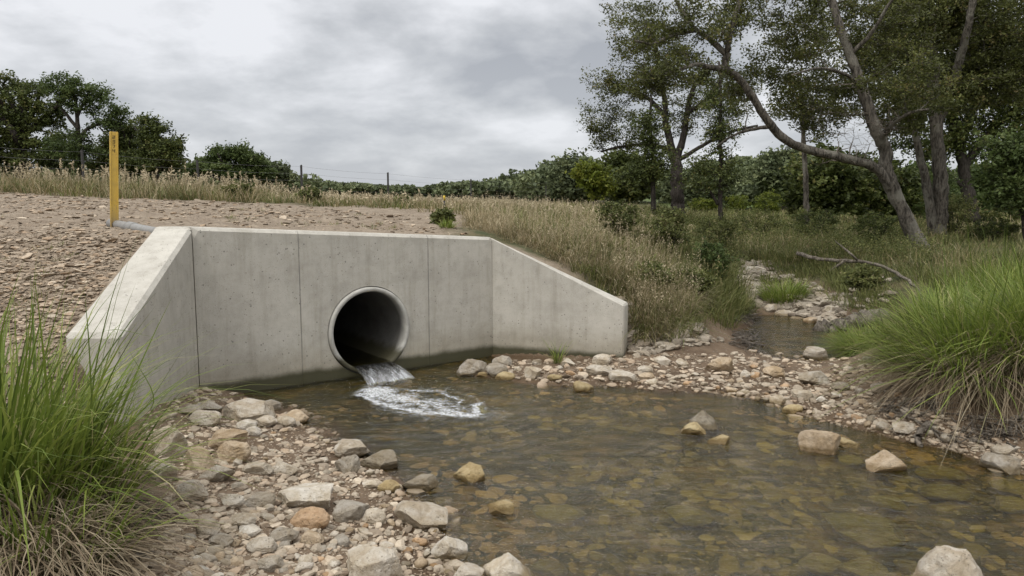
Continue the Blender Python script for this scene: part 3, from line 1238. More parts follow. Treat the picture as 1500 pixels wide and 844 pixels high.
def build_foam():
    """lace of foam lying on the pool below the spill"""
    M = Mat('foam', 0.6, 0.3)
    uv = M.uv()
    p = M.pos()
    a = M.attr('var')
    wv = M.noise(p, 3.2, 3, 0.5)
    wv2 = M.noise(p, 22, 4, 0.65)
    # attribute carries the lace of foam; fine bubbles break it up
    f = M.rng(M.math('ADD', a, M.math('MULTIPLY', M.math('SUBTRACT', wv2, 0.5), 1.5)), 0.14, 1.0)
    f = M.math('MULTIPLY', f, M.rng(M.noise(p, 60, 4, 0.7), 0.35, 0.6, 0.25, 1))
    f = M.math('MULTIPLY', f, 0.72, True)
    df = M.b
    df.inputs['Base Color'].default_value = (0.82, 0.83, 0.82, 1)
    tr = M.n('ShaderNodeBsdfTransparent')
    m2 = M.n('ShaderNodeMixShader')
    M.l(f, m2.inputs[0])
    M.l(tr.outputs[0], m2.inputs[1])
    M.l(df.outputs[0], m2.inputs[2])
    M.l(m2.outputs[0], M.out.inputs[0])
    c = at_z(548, 578, 0)
    nx, ny = 260, 150
    A = at_z(500, 560, 0)
    xs = np.linspace(A[0] - .1, at_z(760, 590, 0)[0], nx)
    ys = np.linspace(at_z(600, 632, 0)[1], at_z(600, 556, 0)[1], ny)
    X, Y = np.meshgrid(xs, ys)
    X, Y = X.ravel(), Y.ravel()
    V = np.stack([X, Y, X * 0 + .009], 1)
    V[:, 2] += 0.007 * fbm(V * 5, 3, 91)
    px, py = proj_arr(V)
    wq = np.stack([X * 5, Y * 7, X * 0], 1)
    px = px + 9 * fbm(wq, 3, 61)
    py = py + 2.5 * fbm(wq, 3, 62)
    lines_ = [([(530, 578), (560, 590), (600, 600), (650, 606), (692, 608), (706, 592)], 3.0, 1.0), ([(535, 575), (580, 584), (625, 590), (655, 598), (668, 606)], 2.6, .9),
              ([(600, 572), (640, 574), (665, 582), (672, 592), (650, 597)], 1.8, .7), ([(560, 596), (590, 592), (620, 596), (640, 604)], 2.2, .8), ([(548, 600), (590, 606), (640, 609)], 1.5, .6),
              ([(610, 569), (660, 573), (700, 586), (745, 606)], 1.2, .42), ([(690, 596), (720, 606), (740, 618)], 1.2, .38)]
    m = np.zeros(len(X))
    for pl, wd_, st_ in lines_:
        Q = spline(np.array([(q[0], q[1] * 2.6, 0) for q in pl]), 10)[:, :2]
        d = np.sqrt(((px[:, None] - Q[None, :, 0])) ** 2 + (py[:, None] * 2.6 - Q[None, :, 1]) ** 2).min(1)
        m = np.maximum(m, st_ * .8 * np.exp(-(d / (wd_ * 3.6)) ** 2))
    for bx, by, rx, ry, st_ in [(552, 572, 34, 9, 1.05), (556, 578, 40, 8, .8), (585, 582, 44, 9, .8), (620, 590, 52, 11, .56), (660, 598, 44, 11, .48), (690, 606, 70, 16, .3), (620, 606, 70, 12, .3)]:
        d = np.sqrt(((px - bx) / rx) ** 2 + ((py - by) / ry) ** 2)
        m = np.maximum(m, st_ * smooth(1.4, 0.1, d))
    i = np.arange(ny - 1)[:, None] * nx
    j = np.arange(nx - 1)[None]
    Fq = np.stack([i + j, i + j + 1, i + nx + j + 1, i + nx + j], -1).reshape(-1, 4)
    keep = m[Fq].max(1) > 0.05
    Fq = Fq[keep]
    used = np.unique(Fq)
    mp = np.full(len(X), -1)
    mp[used] = np.arange(len(used))
    me = mesh_np('foam', V[used], mp[Fq], M.m, {'var': m[used]}, True)
    tag(link('foam', me), 'lacy white foam drifting on the pool below the spill', kind='stuff')


def proj_arr(V):
    v = V - EYE
    f = v @ FWD
    return 750 + FPX * v[:, 0] / f, 422 - FPX * (v @ UPV) / f


build_foam()

# ------------------------------------------------------------------ rocks
_ico = {}


def ico(n):
    if n not in _ico:
        bm = bmesh.new()
        bmesh.ops.create_icosphere(bm, subdivisions=n, radius=1)
        V = np.array([v.co[:] for v in bm.verts])
        Fc = np.array([[v.index for v in f.verts] for f in bm.faces])
        bm.free()
        _ico[n] = (V / np.linalg.norm(V, axis=1)[:, None], Fc)
    return _ico[n]


def rock_verts(seed, style='b', n=4):
    r = np.random.default_rng(seed)
    V, Fc = ico(n)
    V = V.copy()
    cuts = {'b': (15, .50, .80), 'r': (12, .70, .93), 's': (13, .55, .85), 'k': (14, .42, .66)}[style]
    for k in range(cuts[0]):
        d = r.normal(size=3)
        if style == 'b' and k < 2:
            d = np.array([r.normal() * .38, r.normal() * .38, 1.0])
        if style == 'k' and k < 9:
            aa = k * 0.9 + r.normal() * .3
            d = np.array([math.cos(aa), math.sin(aa), r.uniform(.45, 1.1)])
        if style == 's' and k < 3:
            d = np.array([r.normal() * .12, r.normal() * .12, 1.0 if k != 2 else -1.0])
        d /= np.linalg.norm(d)
        h = r.uniform(cuts[1], cuts[2])
        e_ = V @ d - h
        V -= np.where(e_ > 0, e_, 0)[:, None] * d * 0.97
    a = {'b': .04, 'r': .05, 's': .04, 'k': .04}[style]
    dr = V / np.linalg.norm(V, axis=1)[:, None]
    V += dr * (a * fbm(V * 1.9 + seed % 91, 3, 3) - .035 * (1 - np.abs(fbm(V * 2.6 + seed % 57, 2, 12))) ** 6 + .022 * fbm(V * 9 + seed % 31, 3, 6) + .4 * a * fbm(V * 4.5, 2, 2))[:, None]
    lo, hi = V.min(0), V.max(0)
    V = (V - (lo + hi) / 2) / ((hi - lo) / 2)
    return V, Fc


ROCK = rock_mat()
TINT = {'p': (0.47, 0.415, 0.335), 't': (0.43, 0.34, 0.235), 'o': (0.47, 0.325, 0.20), 'g': (0.36, 0.32, 0.26), 'y': (0.40, 0.32, 0.18),
        'w': (0.56, 0.51, 0.43), 'd': (0.25, 0.215, 0.16), 'm': (0.17, 0.15, 0.06)}
occupied = []


def rock(x0, y0, x1, y1, tint, style, label, water=False, group=None, dratio=0.8, cat='rock', sunk=0.0):
    cxp = (x0 + x1) / 2
    if water:
        P = at_z(cxp, y1, sunk)
    else:
        Pa, ok = hits([cxp], [y1])
        P = Pa[0]
    Yd = math.hypot(P[1], EYE[2] - P[2])
    wd = (x1 - x0) / FPX * Yd
    dp = wd * dratio
    phi = math.atan2(EYE[2] - P[2], P[1])
    hz_ = ((y1 - y0) / FPX * Yd - dp * 0.75 * math.sin(phi)) / math.cos(phi)
    hz_ = max(hz_, wd * (0.3 if style == 's' else 0.42))
    seed = int(x0 * 7 + y0 * 13) + 5
    V, Fc = rock_verts(seed, style, 4 if (x1 - x0) > 26 else 3)
    under = hz_ * (0.40 if not water else 0.9)
    H = hz_ + under
    c = np.array([P[0], P[1] + dp * .40, P[2] + (hz_ - under) / 2])
    V = V * np.array([wd / 2 * 1.03, dp / 2, H / 2])
    # slight tilt
    r = np.random.default_rng(seed)
    ty = r.uniform(-.12, .12)
    V = V @ np.array([[math.cos(ty), 0, math.sin(ty)], [0, 1, 0], [-math.sin(ty), 0, math.cos(ty)]]).T
    me = mesh_np('rock', V, Fc, ROCK, None, False)
    o = link('rock', me, None, c)
    j = r.uniform(.9, 1.1)
    o.color = (*[q * j for q in TINT[tint]], 1)
    tag(o, label, cat, group)
    occupied.append((cxp, (y0 + y1) / 2, (x1 - x0) / 2))
    return o


LEFT = 'stones of the left bar'
FAR = 'stones of the far bar'
ROCKS = [
    (320, 586, 393, 622, 'p', 'b', 'long pale flat-topped boulder at the foot of the headwall, largest of the heap there', LEFT),
    (378, 581, 408, 601, 'g', 'b', 'grey rock just behind the right end of the long flat-topped boulder by the headwall', LEFT),
    (272, 602, 317, 626, 'p', 'r', 'rounded pale rock left of the long flat-topped boulder by the headwall', LEFT),
    (288, 586, 322, 602, 'g', 'b', 'small grey rock wedged against the headwall behind the rounded pale rock', LEFT),
    (257, 594, 290, 611, 'g', 's', 'flat grey stone lying against the foot of the left wing wall', LEFT),
    (408, 596, 449, 619, 't', 'r', 'brownish rounded rock at the water edge right of the long flat-topped boulder', LEFT),
    (400, 607, 430, 625, 'p', 'r', 'pale rounded rock leaning on the brownish one at the water edge near the headwall', LEFT),
    (368, 610, 402, 628, 'p', 'r', 'speckled pale stone in front of the right half of the long flat-topped boulder', LEFT),
    (343, 614, 373, 631, 'w', 'r', 'smooth whitish stone in front of the middle of the long flat-topped boulder', LEFT),
    (358, 624, 381, 640, 'w', 'r', 'small smooth whitish stone just below the speckled pale stone', LEFT),
    (298, 628, 357, 660, 't', 'b', 'tan wedge-shaped rock leaning behind the round tan boulder', LEFT),
    (313, 645, 362, 680, 't', 'r', 'round tan boulder sitting upright among the stones of the left bar', LEFT),
    (262, 652, 308, 690, 't', 'b', 'tan cracked rock left of the round tan boulder', LEFT),
    (219, 620, 268, 669, 'p', 'b', 'large pale block half hidden by the tips of the left grass', LEFT),
    (203, 668, 248, 704, 'p', 'b', 'pale rock behind the grass blades below the large half hidden block', LEFT),
    (395, 674, 434, 696, 'p', 'k', 'pale pointed stone standing alone right of the round tan boulder', LEFT),
    (354, 680, 394, 696, 'p', 's', 'low pale stone left of the pale pointed stone', LEFT),
    (289, 686, 335, 706, 'g', 'b', 'greyish low rock below the tan cracked rock', LEFT),
    (487, 644, 537, 673, 'p', 'b', 'pale blocky rock, backmost of three at the water edge mid bar', LEFT),
    (487, 669, 523, 698, 'g', 'b', 'small grey angular rock, frontmost of three at the water edge mid bar', LEFT),
    (526, 659, 580, 690, 'd', 'b', 'dark wet wedge of rock standing in the water beside two paler blocks', LEFT),
    (551, 702, 584, 722, 'y', 'r', 'yellowish rounded stone at the water edge left of the dark split rock', LEFT),
    (590, 695, 638, 721, 'd', 'b', 'dark split rock with a pale ridge at the water edge', LEFT),
    (530, 704, 552, 718, 'w', 'b', 'small white stone left of the yellowish rounded stone', LEFT),
    (253, 703, 297, 738, 'p', 'r', 'pale rounded boulder beside the right fringe of the left grass', LEFT),
    (395, 707, 478, 747, 'w', 's', 'broad whitish slab with a flat top in the middle of the left bar', LEFT),
    (352, 725, 398, 748, 'g', 's', 'low grey stone touching the left end of the broad whitish slab', LEFT),
    (321, 732, 355, 749, 'w', 'b', 'small whitish stone at the left end of the row leading to the broad slab', LEFT),
    (421, 745, 476, 776, 'o', 'r', 'orange-tinged rounded rock below the broad whitish slab', LEFT),
    (489, 729, 535, 762, 'g', 'b', 'grey pitted rock right of the broad whitish slab', LEFT),
    (530, 743, 563, 768, 'p', 'r', 'round pale cobble between the grey pitted rock and the big angular block', LEFT),
    (576, 732, 652, 779, 'p', 'b', 'big angular flat-topped block at the water edge', LEFT),
    (331, 756, 370, 777, 'p', 'r', 'pale oval stone left of centre below the row leading to the broad slab', LEFT),
    (282, 756, 316, 784, 'p', 'r', 'pale round cobble nearest the dead twigs under the left grass', LEFT),
    (391, 770, 432, 796, 'g', 'r', 'greyish oval stone just below left of the orange-tinged rock', LEFT),
    (358, 786, 398, 811, 'p', 'r', 'pale oval stone below left of the greyish oval stone', LEFT),
    (347, 772, 380, 787, 'w', 's', 'small flat whitish stone above the pale oval stone', LEFT),
    (439, 778, 472, 801, 't', 'r', 'tan rounded stone directly below the orange-tinged rock', LEFT),
    (302, 783, 336, 800, 'g', 'r', 'dull grey oval stone below the pale round cobble by the dead twigs', LEFT),
    (374, 814, 409, 840, 'g', 'r', 'smooth grey stone alone at the bottom of the bar', LEFT),
    (504, 798, 582, 858, 'p', 'b', 'large pitted pale boulder cut by the bottom edge', LEFT),
    (632, 782, 682, 821, 'w', 'b', 'white angular rock at the water edge below the big angular block', LEFT),
    (704, 802, 779, 862, 'w', 'k', 'white boulder with an orange stain at the bottom water edge', LEFT),
    (664, 826, 706, 856, 'p', 's', 'flat pale rock left of the white boulder at the bottom', LEFT),
    (776, 824, 830, 862, 'y', 'b', 'yellow-brown wet rock right of the white boulder at the bottom', LEFT),
    # far bar by the right wing wall
    (669, 524, 713, 554, 'g', 'b', 'largest grey boulder at the foot of the joint between headwall and right wing wall', FAR),
    (721, 519, 750, 537, 'g', 'r', 'grey rounded rock behind the pair at the foot of the right wing wall', FAR),
    (711, 531, 744, 553, 'g', 'r', 'grey rounded rock right of the largest boulder by the wall joint', FAR),
    (725, 546, 756, 559, 'y', 'r', 'yellowish dome-shaped stone in the shallows near the wall joint', FAR),
    (698, 546, 714, 555, 'y', 'r', 'tiny yellowish stone in the shallows under the largest boulder', FAR),
    (769, 535, 794, 557, 'p', 'b', 'pale upright stone left of the green tuft by the right wing wall', FAR),
    (802, 549, 824, 561, 'y', 'b', 'yellowish angular stone at the water edge below the green tuft', FAR),
    (822, 526, 843, 538, 'w', 'b', 'whitish stone just right of the green tuft by the wing wall', FAR),
    (779, 526, 793, 536, 'p', 'b', 'small pale stone against the wing wall left of the green tuft', FAR),
    (868, 518, 899, 536, 'p', 'r', 'pale dome-shaped rock against the end of the right wing wall', FAR),
    (860, 533, 898, 551, 'p', 'b', 'lumpy pale rock in front of the dome-shaped rock at the wing wall end', FAR),
    (894, 541, 934, 562, 'p', 'b', 'wide pale rock just below the end of the right wing wall', FAR),
    (936, 545, 960, 558, 't', 'b', 'tan stone right of the wide pale rock', FAR),
    (960, 522, 983, 536, 'p', 'b', 'pale stone in the row along the foot of the dry grass slope', FAR),
    (935, 534, 958, 546, 'p', 'r', 'pale oval stone at the left of the row below the dry grass slope', FAR),
    (992, 527, 1010, 541, 'p', 'b', 'small block at the right of the row below the dry grass slope', FAR),
    (1039, 521, 1081, 547, 't', 'b', 'tan angular boulder below the heap of dead twigs', FAR),
    (1120, 534, 1154, 553, 't', 'r', 'tan half-buried rock in the middle of the far bar', FAR),
    (1085, 541, 1101, 552, 'p', 'b', 'small pale stone between the tan angular boulder and the tan half-buried rock', FAR),
    (1180, 507, 1215, 529, 'g', 'r', 'grey humped boulder at the mouth of the upstream channel', FAR),
    (1175, 541, 1217, 563, 'g', 'b', 'dark grey flat-sided boulder in the middle of the far bar', FAR),
    (1222, 557, 1249, 571, 'g', 'r', 'grey oval stone right of the dark grey boulder', FAR),
    (1279, 560, 1307, 576, 'g', 'r', 'smooth bluish-grey stone under the overhang of the right grass', FAR),
    (1164, 569, 1193, 587, 'p', 'b', 'pale blocky stone, right of the pair at the tip of the far bar', FAR),
    (1129, 574, 1157, 591, 'p', 'b', 'pale blocky stone, left of the pair at the tip of the far bar', FAR),
    (1150, 593, 1181, 608, 'y', 'r', 'yellowish dome-shaped stone in the shallows at the tip of the far bar', FAR),
    (1197, 582, 1214, 592, 'w', 'b', 'small white stone right of the blocky pair at the tip of the far bar', FAR),
    (1312, 620, 1354, 637, 'p', 's', 'pale flat stone beside the forked grey stick', FAR),
    (1464, 656, 1505, 668, 'p', 's', 'flat pale stone on the right mud bank near the picture edge', FAR),
    # upstream
    (1137, 453, 1164, 466, 'p', 's', 'flat pale stone leaning into the far end of the upstream channel', 'stones along the upstream channel'),
    (1159, 462, 1187, 474, 'p', 's', 'flat pale stone on the channel edge, next downstream of the leaning one', 'stones along the upstream channel'),
    (1179, 465, 1202, 478, 't', 's', 'tan flat stone on the channel edge nearest the log', 'stones along the upstream channel'),
    (1121, 446, 1140, 459, 'p', 'b', 'pale humped stone at the head of the upstream channel', 'stones along the upstream channel'),
    (1152, 430, 1172, 442, 'p', 'b', 'pale block in the stones above the upstream channel', 'stones along the upstream channel'),
    (1211, 448, 1226, 460, 'w', 'b', 'whitish block among stones close to the green clump above the log', 'stones along the upstream channel'),
    (1094, 389, 1124, 401, 'w', 's', 'pale slab highest up the dry creek bed', 'stones along the upstream channel'),
    (1080, 402, 1108, 413, 'p', 's', 'pale slab second highest up the dry creek bed', 'stones along the upstream channel'),
    (1064, 430, 1086, 439, 'w', 's', 'white flat stone on the left side of the dry creek bed', 'stones along the upstream channel'),
]
for x0, y0, x1, y1, tnt, sty, lab, grp in ROCKS:
    rock(x0, y0, x1, y1, tnt, sty, lab, False, grp)
POOL = 'rocks standing in the pool'
for a in [
    (663, 674, 709, 706, 'y', 'k', 'pointed yellow-brown rock standing alone in the left of the pool'),
    (1007, 599, 1065, 629, 'd', 'k', 'ridged brown rock with a pale crest in the middle of the pool'),
    (999, 618, 1038, 636, 'y', 'k', 'small pale pyramid of rock in front of the ridged brown rock'),
    (1180, 626, 1237, 665, 't', 'b', 'large tan block standing in the right of the pool'),
    (1232, 643, 1264, 656, 'y', 's', 'flat yellowish stone breaking the surface right of the large tan block'),
    (1273, 661, 1334, 690, 't', 'k', 'pale brown peaked rock between the large tan block and the right bank'),
    (1368, 801, 1466, 870, 'p', 'k', 'large ridged pale boulder at the bottom right of the pool'),
    (1456, 672, 1524, 694, 'g', 's', 'low grey rock at the right picture edge of the pool'),
    (840, 560, 871, 574, 'y', 'r', 'yellow stone barely above the surface near the far bar'),
    (1085, 569, 1101, 578, 'w', 'r', 'small whitish stone in the pool just off the far bar'),
    (715, 729, 752, 752, 'y', 'b', 'mossy yellow stone just breaking the surface in the left of the pool'),
    (1039, 641, 1072, 651, 'y', 's', 'pale flat stone awash in front of the bright sky reflection'),
]:
    rock(*a, True, POOL)
# big stones lying under the water: their tops stay below the surface
SUBM = [(1215, 757, 1326, 801, 'm', 's', -.08, 'broad dark flat stone under the water in the lower right of the pool'),
        (1274, 733, 1328, 757, 'm', 's', -.08, 'olive stone under the water above the broad dark one'),
        (1170, 812, 1232, 850, 'y', 'r', -.08, 'ochre stone under the water at the bottom right of the pool'),
        (1453, 705, 1515, 726, 'y', 's', -.04, 'ochre flat stone under the water at the right picture edge'),
        (1450, 730, 1512, 756, 'y', 's', -.05, 'ochre stone under the water at the right edge, lower of the two'),
        (1345, 684, 1412, 706, 'y', 's', -.04, 'ochre stone under the shallow water beside the right bank'),
        (1228, 824, 1300, 862, 'm', 's', -.08, 'mossy stone under the water left of the large ridged boulder'),
        (1345, 712, 1420, 742, 'm', 's', -.08, 'mossy flat stone under the water right of the middle of the pool'),
        (975, 745, 1045, 775, 'y', 's', -.09, 'pale olive stone under the rippled middle of the pool'),
        (780, 740, 860, 770, 'y', 's', -.07, 'brownish stone under the water in the lower left of the pool'),
        (1225, 670, 1268, 686, 'y', 's', -.05, 'ochre stone under the water in front of the large tan block')]
for x0, y0, x1, y1, tnt, sty, zt, lab in SUBM:
    o = rock(x0, y0, x1, y1, tnt, sty, lab, True, 'stones lying under the pool water', .9, 'rock', 0.0)
    H = o.dimensions.z if o.dimensions.z > 0 else .2
    P = at_z((x0 + x1) / 2, (y0 + y1) / 2, zt)
    top = max(v.co.z for v in o.data.vertices)
    o.location = (P[0], P[1], zt + .02 - top * .8 - .01)
    for v in o.data.vertices:
        v.co.z *= .8


# cobbles: small single stones
def scatter_px(poly, n, seed, dens=None):
    r = np.random.default_rng(seed)
    poly = np.array(poly, float)
    lo, hi = poly.min(0), poly.max(0)
    out_ = []
    while len(out_) < n:
        p = r.uniform(lo, hi, size=(n * 2, 2))
        inside = np.zeros(len(p), bool)
        k = len(poly)
        for a in range(k):
            x1, y1 = poly[a]
            x2, y2 = poly[(a + 1) % k]
            c = ((y1 > p[:, 1]) != (y2 > p[:, 1])) & (p[:, 0] < (x2 - x1) * (p[:, 1] - y1) / (y2 - y1 + 1e-12) + x1)
            inside ^= c
        out_ += list(p[inside])
    return np.array(out_[:n])


PROTO = [rock_verts(900 + k, 'brsbr'[k % 5], 2) for k in range(10)]
PMESH = []
for k, (V, Fc) in enumerate(PROTO):
    V3, F3 = rock_verts(700 + k, 'brrsb'[k % 5], 3)
    PMESH.append(mesh_np('stone', V3, F3, ROCK, None, True))
BAR_L = [(300, 625), (455, 612), (500, 650), (560, 700), (640, 760), (690, 844), (690, 860), (260, 860), (285, 760), (300, 700), (265, 690), (255, 640)]
BAR_F = [(745, 545), (920, 525), (1040, 545), (1110, 525), (1180, 500), (1290, 530), (1330, 600), (1400, 650), (1330, 640), (1200, 612), (1120, 588), (1000, 566), (850, 560)]
MUD = [(1300, 600), (1520, 610), (1520, 690), (1420, 668), (1340, 640)]
CHAN = [(1105, 445), (1130, 455), (1200, 478), (1230, 470), (1225, 440), (1180, 425), (1130, 420), (1120, 385), (1085, 385), (1075, 410)]


used_labels = set()


def cobbles(poly, n, seed, smin, smax, label, group, sink=.35):
    pts = scatter_px(poly, n * 3, seed)
    keep = []
    for p in pts:
        if all(((p[0] - a) / (c + 6)) ** 2 + ((p[1] - b) / (c * .6 + 5)) ** 2 > 1 for a, b, c in occupied):
            keep.append(p)
            occupied.append((p[0], p[1], 5))
            if len(keep) >= n:
                break
    keep = np.array(keep)
    P, ok = hits(keep[:, 0], keep[:, 1])
    r = np.random.default_rng(seed)
    cnt = 0
    for q, k_ in zip(P, ok):
        if not k_:
            continue
        s = smin * (smax / smin) ** (r.uniform() ** 1.6)
        o = link('stone', PMESH[int(r.integers(10))], None, (q[0], q[1], q[2] + s * sink * .6))
        o.scale = (s * r.uniform(.85, 1.25), s * r.uniform(.7, 1.0), s * r.uniform(.45, .75))
        o.rotation_euler = (r.uniform(-.25, .25), r.uniform(-.25, .25), r.uniform(0, 6.28))
        tc_ = 'pptwgpto'[int(r.integers(8))]
        t = TINT[tc_]
        u_, v_ = proj(q)
        siz = 'tiny' if s < smin * 1.25 else 'small' if s < smin * 1.8 else 'mid-sized'
        shp = 'flat' if o.scale.z < .55 * o.scale.x else 'rounded' if o.scale.y > .8 * o.scale.x else 'long'
        for nm_, lx, ly in sorted(label, key=lambda l: (l[1] - u_) ** 2 + ((l[2] - v_) * 1.8) ** 2)[:3]:
            dx_, dy_ = u_ - lx, (v_ - ly) * 1.8
            far_ = 'close to' if math.hypot(dx_, dy_) < 45 else 'away from'
            if abs(dx_) > abs(dy_):
                rel = ('right of' if dx_ > 0 else 'left of')
            else:
                rel = ('in front of' if dy_ > 0 else 'behind')
            rel = ('just ' if far_ == 'close to' else 'well ') + rel
            lab_ = f"{siz} {dict(p='pale', t='tan', w='whitish', g='grey', o='orange-brown')[tc_]} {shp} cobble {rel} the {nm_}"
            j = r.uniform(.8, 1.1)
            o.color = (t[0] * j, t[1] * j, t[2] * j, 1)
            if lab_ not in used_labels:
                break
        used_labels.add(lab_)
        tag(o, lab_, 'stone', group)


LM_L = [('long flat-topped boulder', 357, 604), ('round tan boulder', 337, 662), ('pale pointed stone', 414, 685), ('three blocks at the water edge', 520, 672), ('broad whitish slab', 436, 727),
        ('orange-tinged rock', 448, 760), ('big angular block', 614, 755), ('large pitted boulder', 543, 826), ('smooth grey bottom stone', 391, 827), ('grey pitted rock', 512, 745), ('dark split rock', 614, 708), ('white angular rock', 657, 801),
        ('pale round cobble by the dead twigs', 299, 770)]
LM_F = [('largest boulder at the wall joint', 691, 540), ('green tuft by the wing wall', 817, 530), ('dome-shaped rock at the wing wall end', 883, 527), ('wide pale rock', 914, 551), ('tan angular boulder', 1060, 534),
        ('tan half-buried rock', 1137, 544), ('grey humped boulder', 1197, 518), ('dark grey flat-sided boulder', 1196, 552), ('pale pair at the bar tip', 1160, 580), ('bluish-grey stone', 1293, 568), ('forked grey stick', 1350, 640)]
cobbles(BAR_L, 125, 3, .018, .045, LM_L, 'small cobbles of the left bar')
cobbles(BAR_F, 100, 4, .022, .065, LM_F, 'small cobbles of the far bar')


# gravel: uncountable small stones, one mesh per patch
def gravel_patch(name, polys, label, mat, smin, smax, seed, flat=(.3, .6), lift=.15, icn=1, water=False, power=2.0, clump=None):
    r = np.random.default_rng(seed)
    pts = np.concatenate([scatter_px(p, n, seed + i) for i, (p, n) in enumerate(polys)])
    P, ok = hits(pts[:, 0], pts[:, 1])
    P = P[ok]
    if clump:
        cn = fbm(np.stack([P[:, 0] * 1.1, P[:, 1] * 1.6, P[:, 0] * 0], 1), 3, 201)
        P = P[cn + r.normal(0, .12, len(P)) > clump]
    n = len(P)
    dist = np.maximum(P[:, 1], 3)
    s = smin * (smax / smin) ** (r.uniform(size=n) ** power)
    s *= (dist / 6) ** .5
    Vs, Fs, As = [], [], []
    base = [rock_verts(1200 + k, 'bsb'[k % 3], icn) for k in range(8)]
    tot = 0
    which = r.integers(0, 8, n)
    for k in range(8):
        idx = np.where(which == k)[0]
        if not len(idx):
            continue
        B, Fc = base[k]
        sc3 = s[idx, None] * np.stack([r.uniform(.8, 1.4, len(idx)), r.uniform(.6, 1.0, len(idx)), r.uniform(*flat, len(idx))], 1)
        V = B[None] * sc3[:, None, :]
        # tilt then turn
        tx = r.normal(0, .25, len(idx))
        ca, sa = np.cos(tx)[:, None], np.sin(tx)[:, None]
        y_, z_ = V[..., 1] * ca - V[..., 2] * sa, V[..., 1] * sa + V[..., 2] * ca
        th = r.uniform(0, 6.283, len(idx))
        c_, s_ = np.cos(th)[:, None], np.sin(th)[:, None]
        x2, y2 = V[..., 0] * c_ - y_ * s_, V[..., 0] * s_ + y_ * c_
        V = np.stack([x2, y2, z_], -1) + (P[idx] + np.array([0, 0, 1]) * (s[idx] * lift)[:, None])[:, None]
        nv = len(B)
        Fa = (Fc[None] + (np.arange(len(idx)) * nv)[:, None, None]).reshape(-1, 3) + tot
        Vs.append(V.reshape(-1, 3))
        Fs.append(Fa)
        As.append(np.repeat(r.uniform(size=len(idx)), nv))
        tot += nv * len(idx)
    me = mesh_np(name, np.concatenate(Vs), np.concatenate(Fs), mat, {'var': np.concatenate(As)}, False)
    return tag(link(name, me), label, kind='stuff')


PEB = pebble_mat('pebbles', (0.17, 0.125, 0.085), (0.38, 0.32, 0.24), (0.36, 0.27, 0.185))
PEBE = pebble_mat('shards', (0.14, 0.105, 0.072), (0.34, 0.275, 0.20), (0.29, 0.205, 0.13))
PEBC = pebble_mat('channel_pebbles', (0.14, 0.11, 0.08), (0.34, 0.295, 0.23), (0.27, 0.22, 0.16))
gravel_patch('bar_gravel', [([(200, 590), (290, 568), (345, 578), (455, 596), (500, 640), (570, 700), (650, 770), (700, 844), (720, 900), (150, 900), (250, 760), (230, 690)], 11000)],
             'loose pebbles covering the left bar', PEB, .005, .046, 11, icn=2, power=3.2)
gravel_patch('far_bar_gravel', [([(700, 550), (740, 530), (920, 520), (1060, 520), (1110, 512), (1200, 515), (1290, 530), (1340, 600), (1500, 660), (1500, 690), (1330, 648), (1180, 614), (1120, 592), (1000, 575), (850, 568)], 4200)],
             'loose pebbles covering the far bar', PEB, .007, .046, 12, icn=2, power=2.8)
gravel_patch('mud_pebbles', [(MUD, 500)], 'sparse pebbles pressed into the mud of the right bank', PEB, .005, .03, 18, icn=1, power=3)
gravel_patch('channel_gravel', [(CHAN, 1500), ([(1225, 440), (1290, 400), (1310, 430), (1290, 500), (1235, 480)], 120), ([(900, 440), (1000, 470), (1060, 500), (930, 525), (915, 500)], 900), ([(1060, 380), (1130, 385), (1240, 440), (1240, 480), (1100, 450)], 900)],
             'pale stones strewn along the upstream channel', PEBC, .012, .08, 13, icn=2, power=2.6)
gravel_patch('embankment_gravel', [([(0, 282), (400, 300), (640, 318), (690, 345), (290, 330), (225, 326), (90, 500), (-60, 520), (-60, 280)], 11000),
                                   ([(0, 340), (160, 340), (215, 345), (95, 490), (-60, 520), (-60, 340)], 8000), ([(-60, 490), (92, 492), (172, 640), (150, 700), (-60, 700)], 3500),
                                   ([(-60, 282), (400, 300), (640, 318), (400, 318), (-60, 305)], 5000)],
             'angular brown gravel covering the embankment', PEBE, .005, .036, 14, flat=(.16, .38), icn=1, power=4.0)
gravel_patch('embankment_stones', [([(-40, 375), (120, 380), (165, 420), (120, 470), (-40, 470)], 170), ([(20, 300), (640, 322), (640, 335), (300, 328), (150, 350), (0, 370)], 120)],
             'flat pale stones lying in the gravel of the embankment', PEB, .02, .06, 17, flat=(.2, .35), icn=2, power=2.0)
gravel_patch('bed_stones', [([(430, 600), (650, 560), (1000, 582), (1180, 616), (1500, 700), (1600, 900), (700, 900), (600, 720), (500, 640)], 5200)],
             'dim stones covering the bed of the pool', PEB, .012, .085, 15, flat=(.25, .5), lift=.05, icn=2, power=3.0, clump=-.22)
gravel_patch('bed_stones', [([(1000, 640), (1180, 640), (1500, 710), (1580, 900), (1000, 900), (880, 760)], 190), ([(560, 640), (1000, 620), (1000, 840), (720, 840), (600, 700)], 60)],
             'large olive stones half seen on the bed in the right of the pool', PEB, .05, .12, 16, flat=(.2, .35), lift=.12, icn=3, power=1.5)

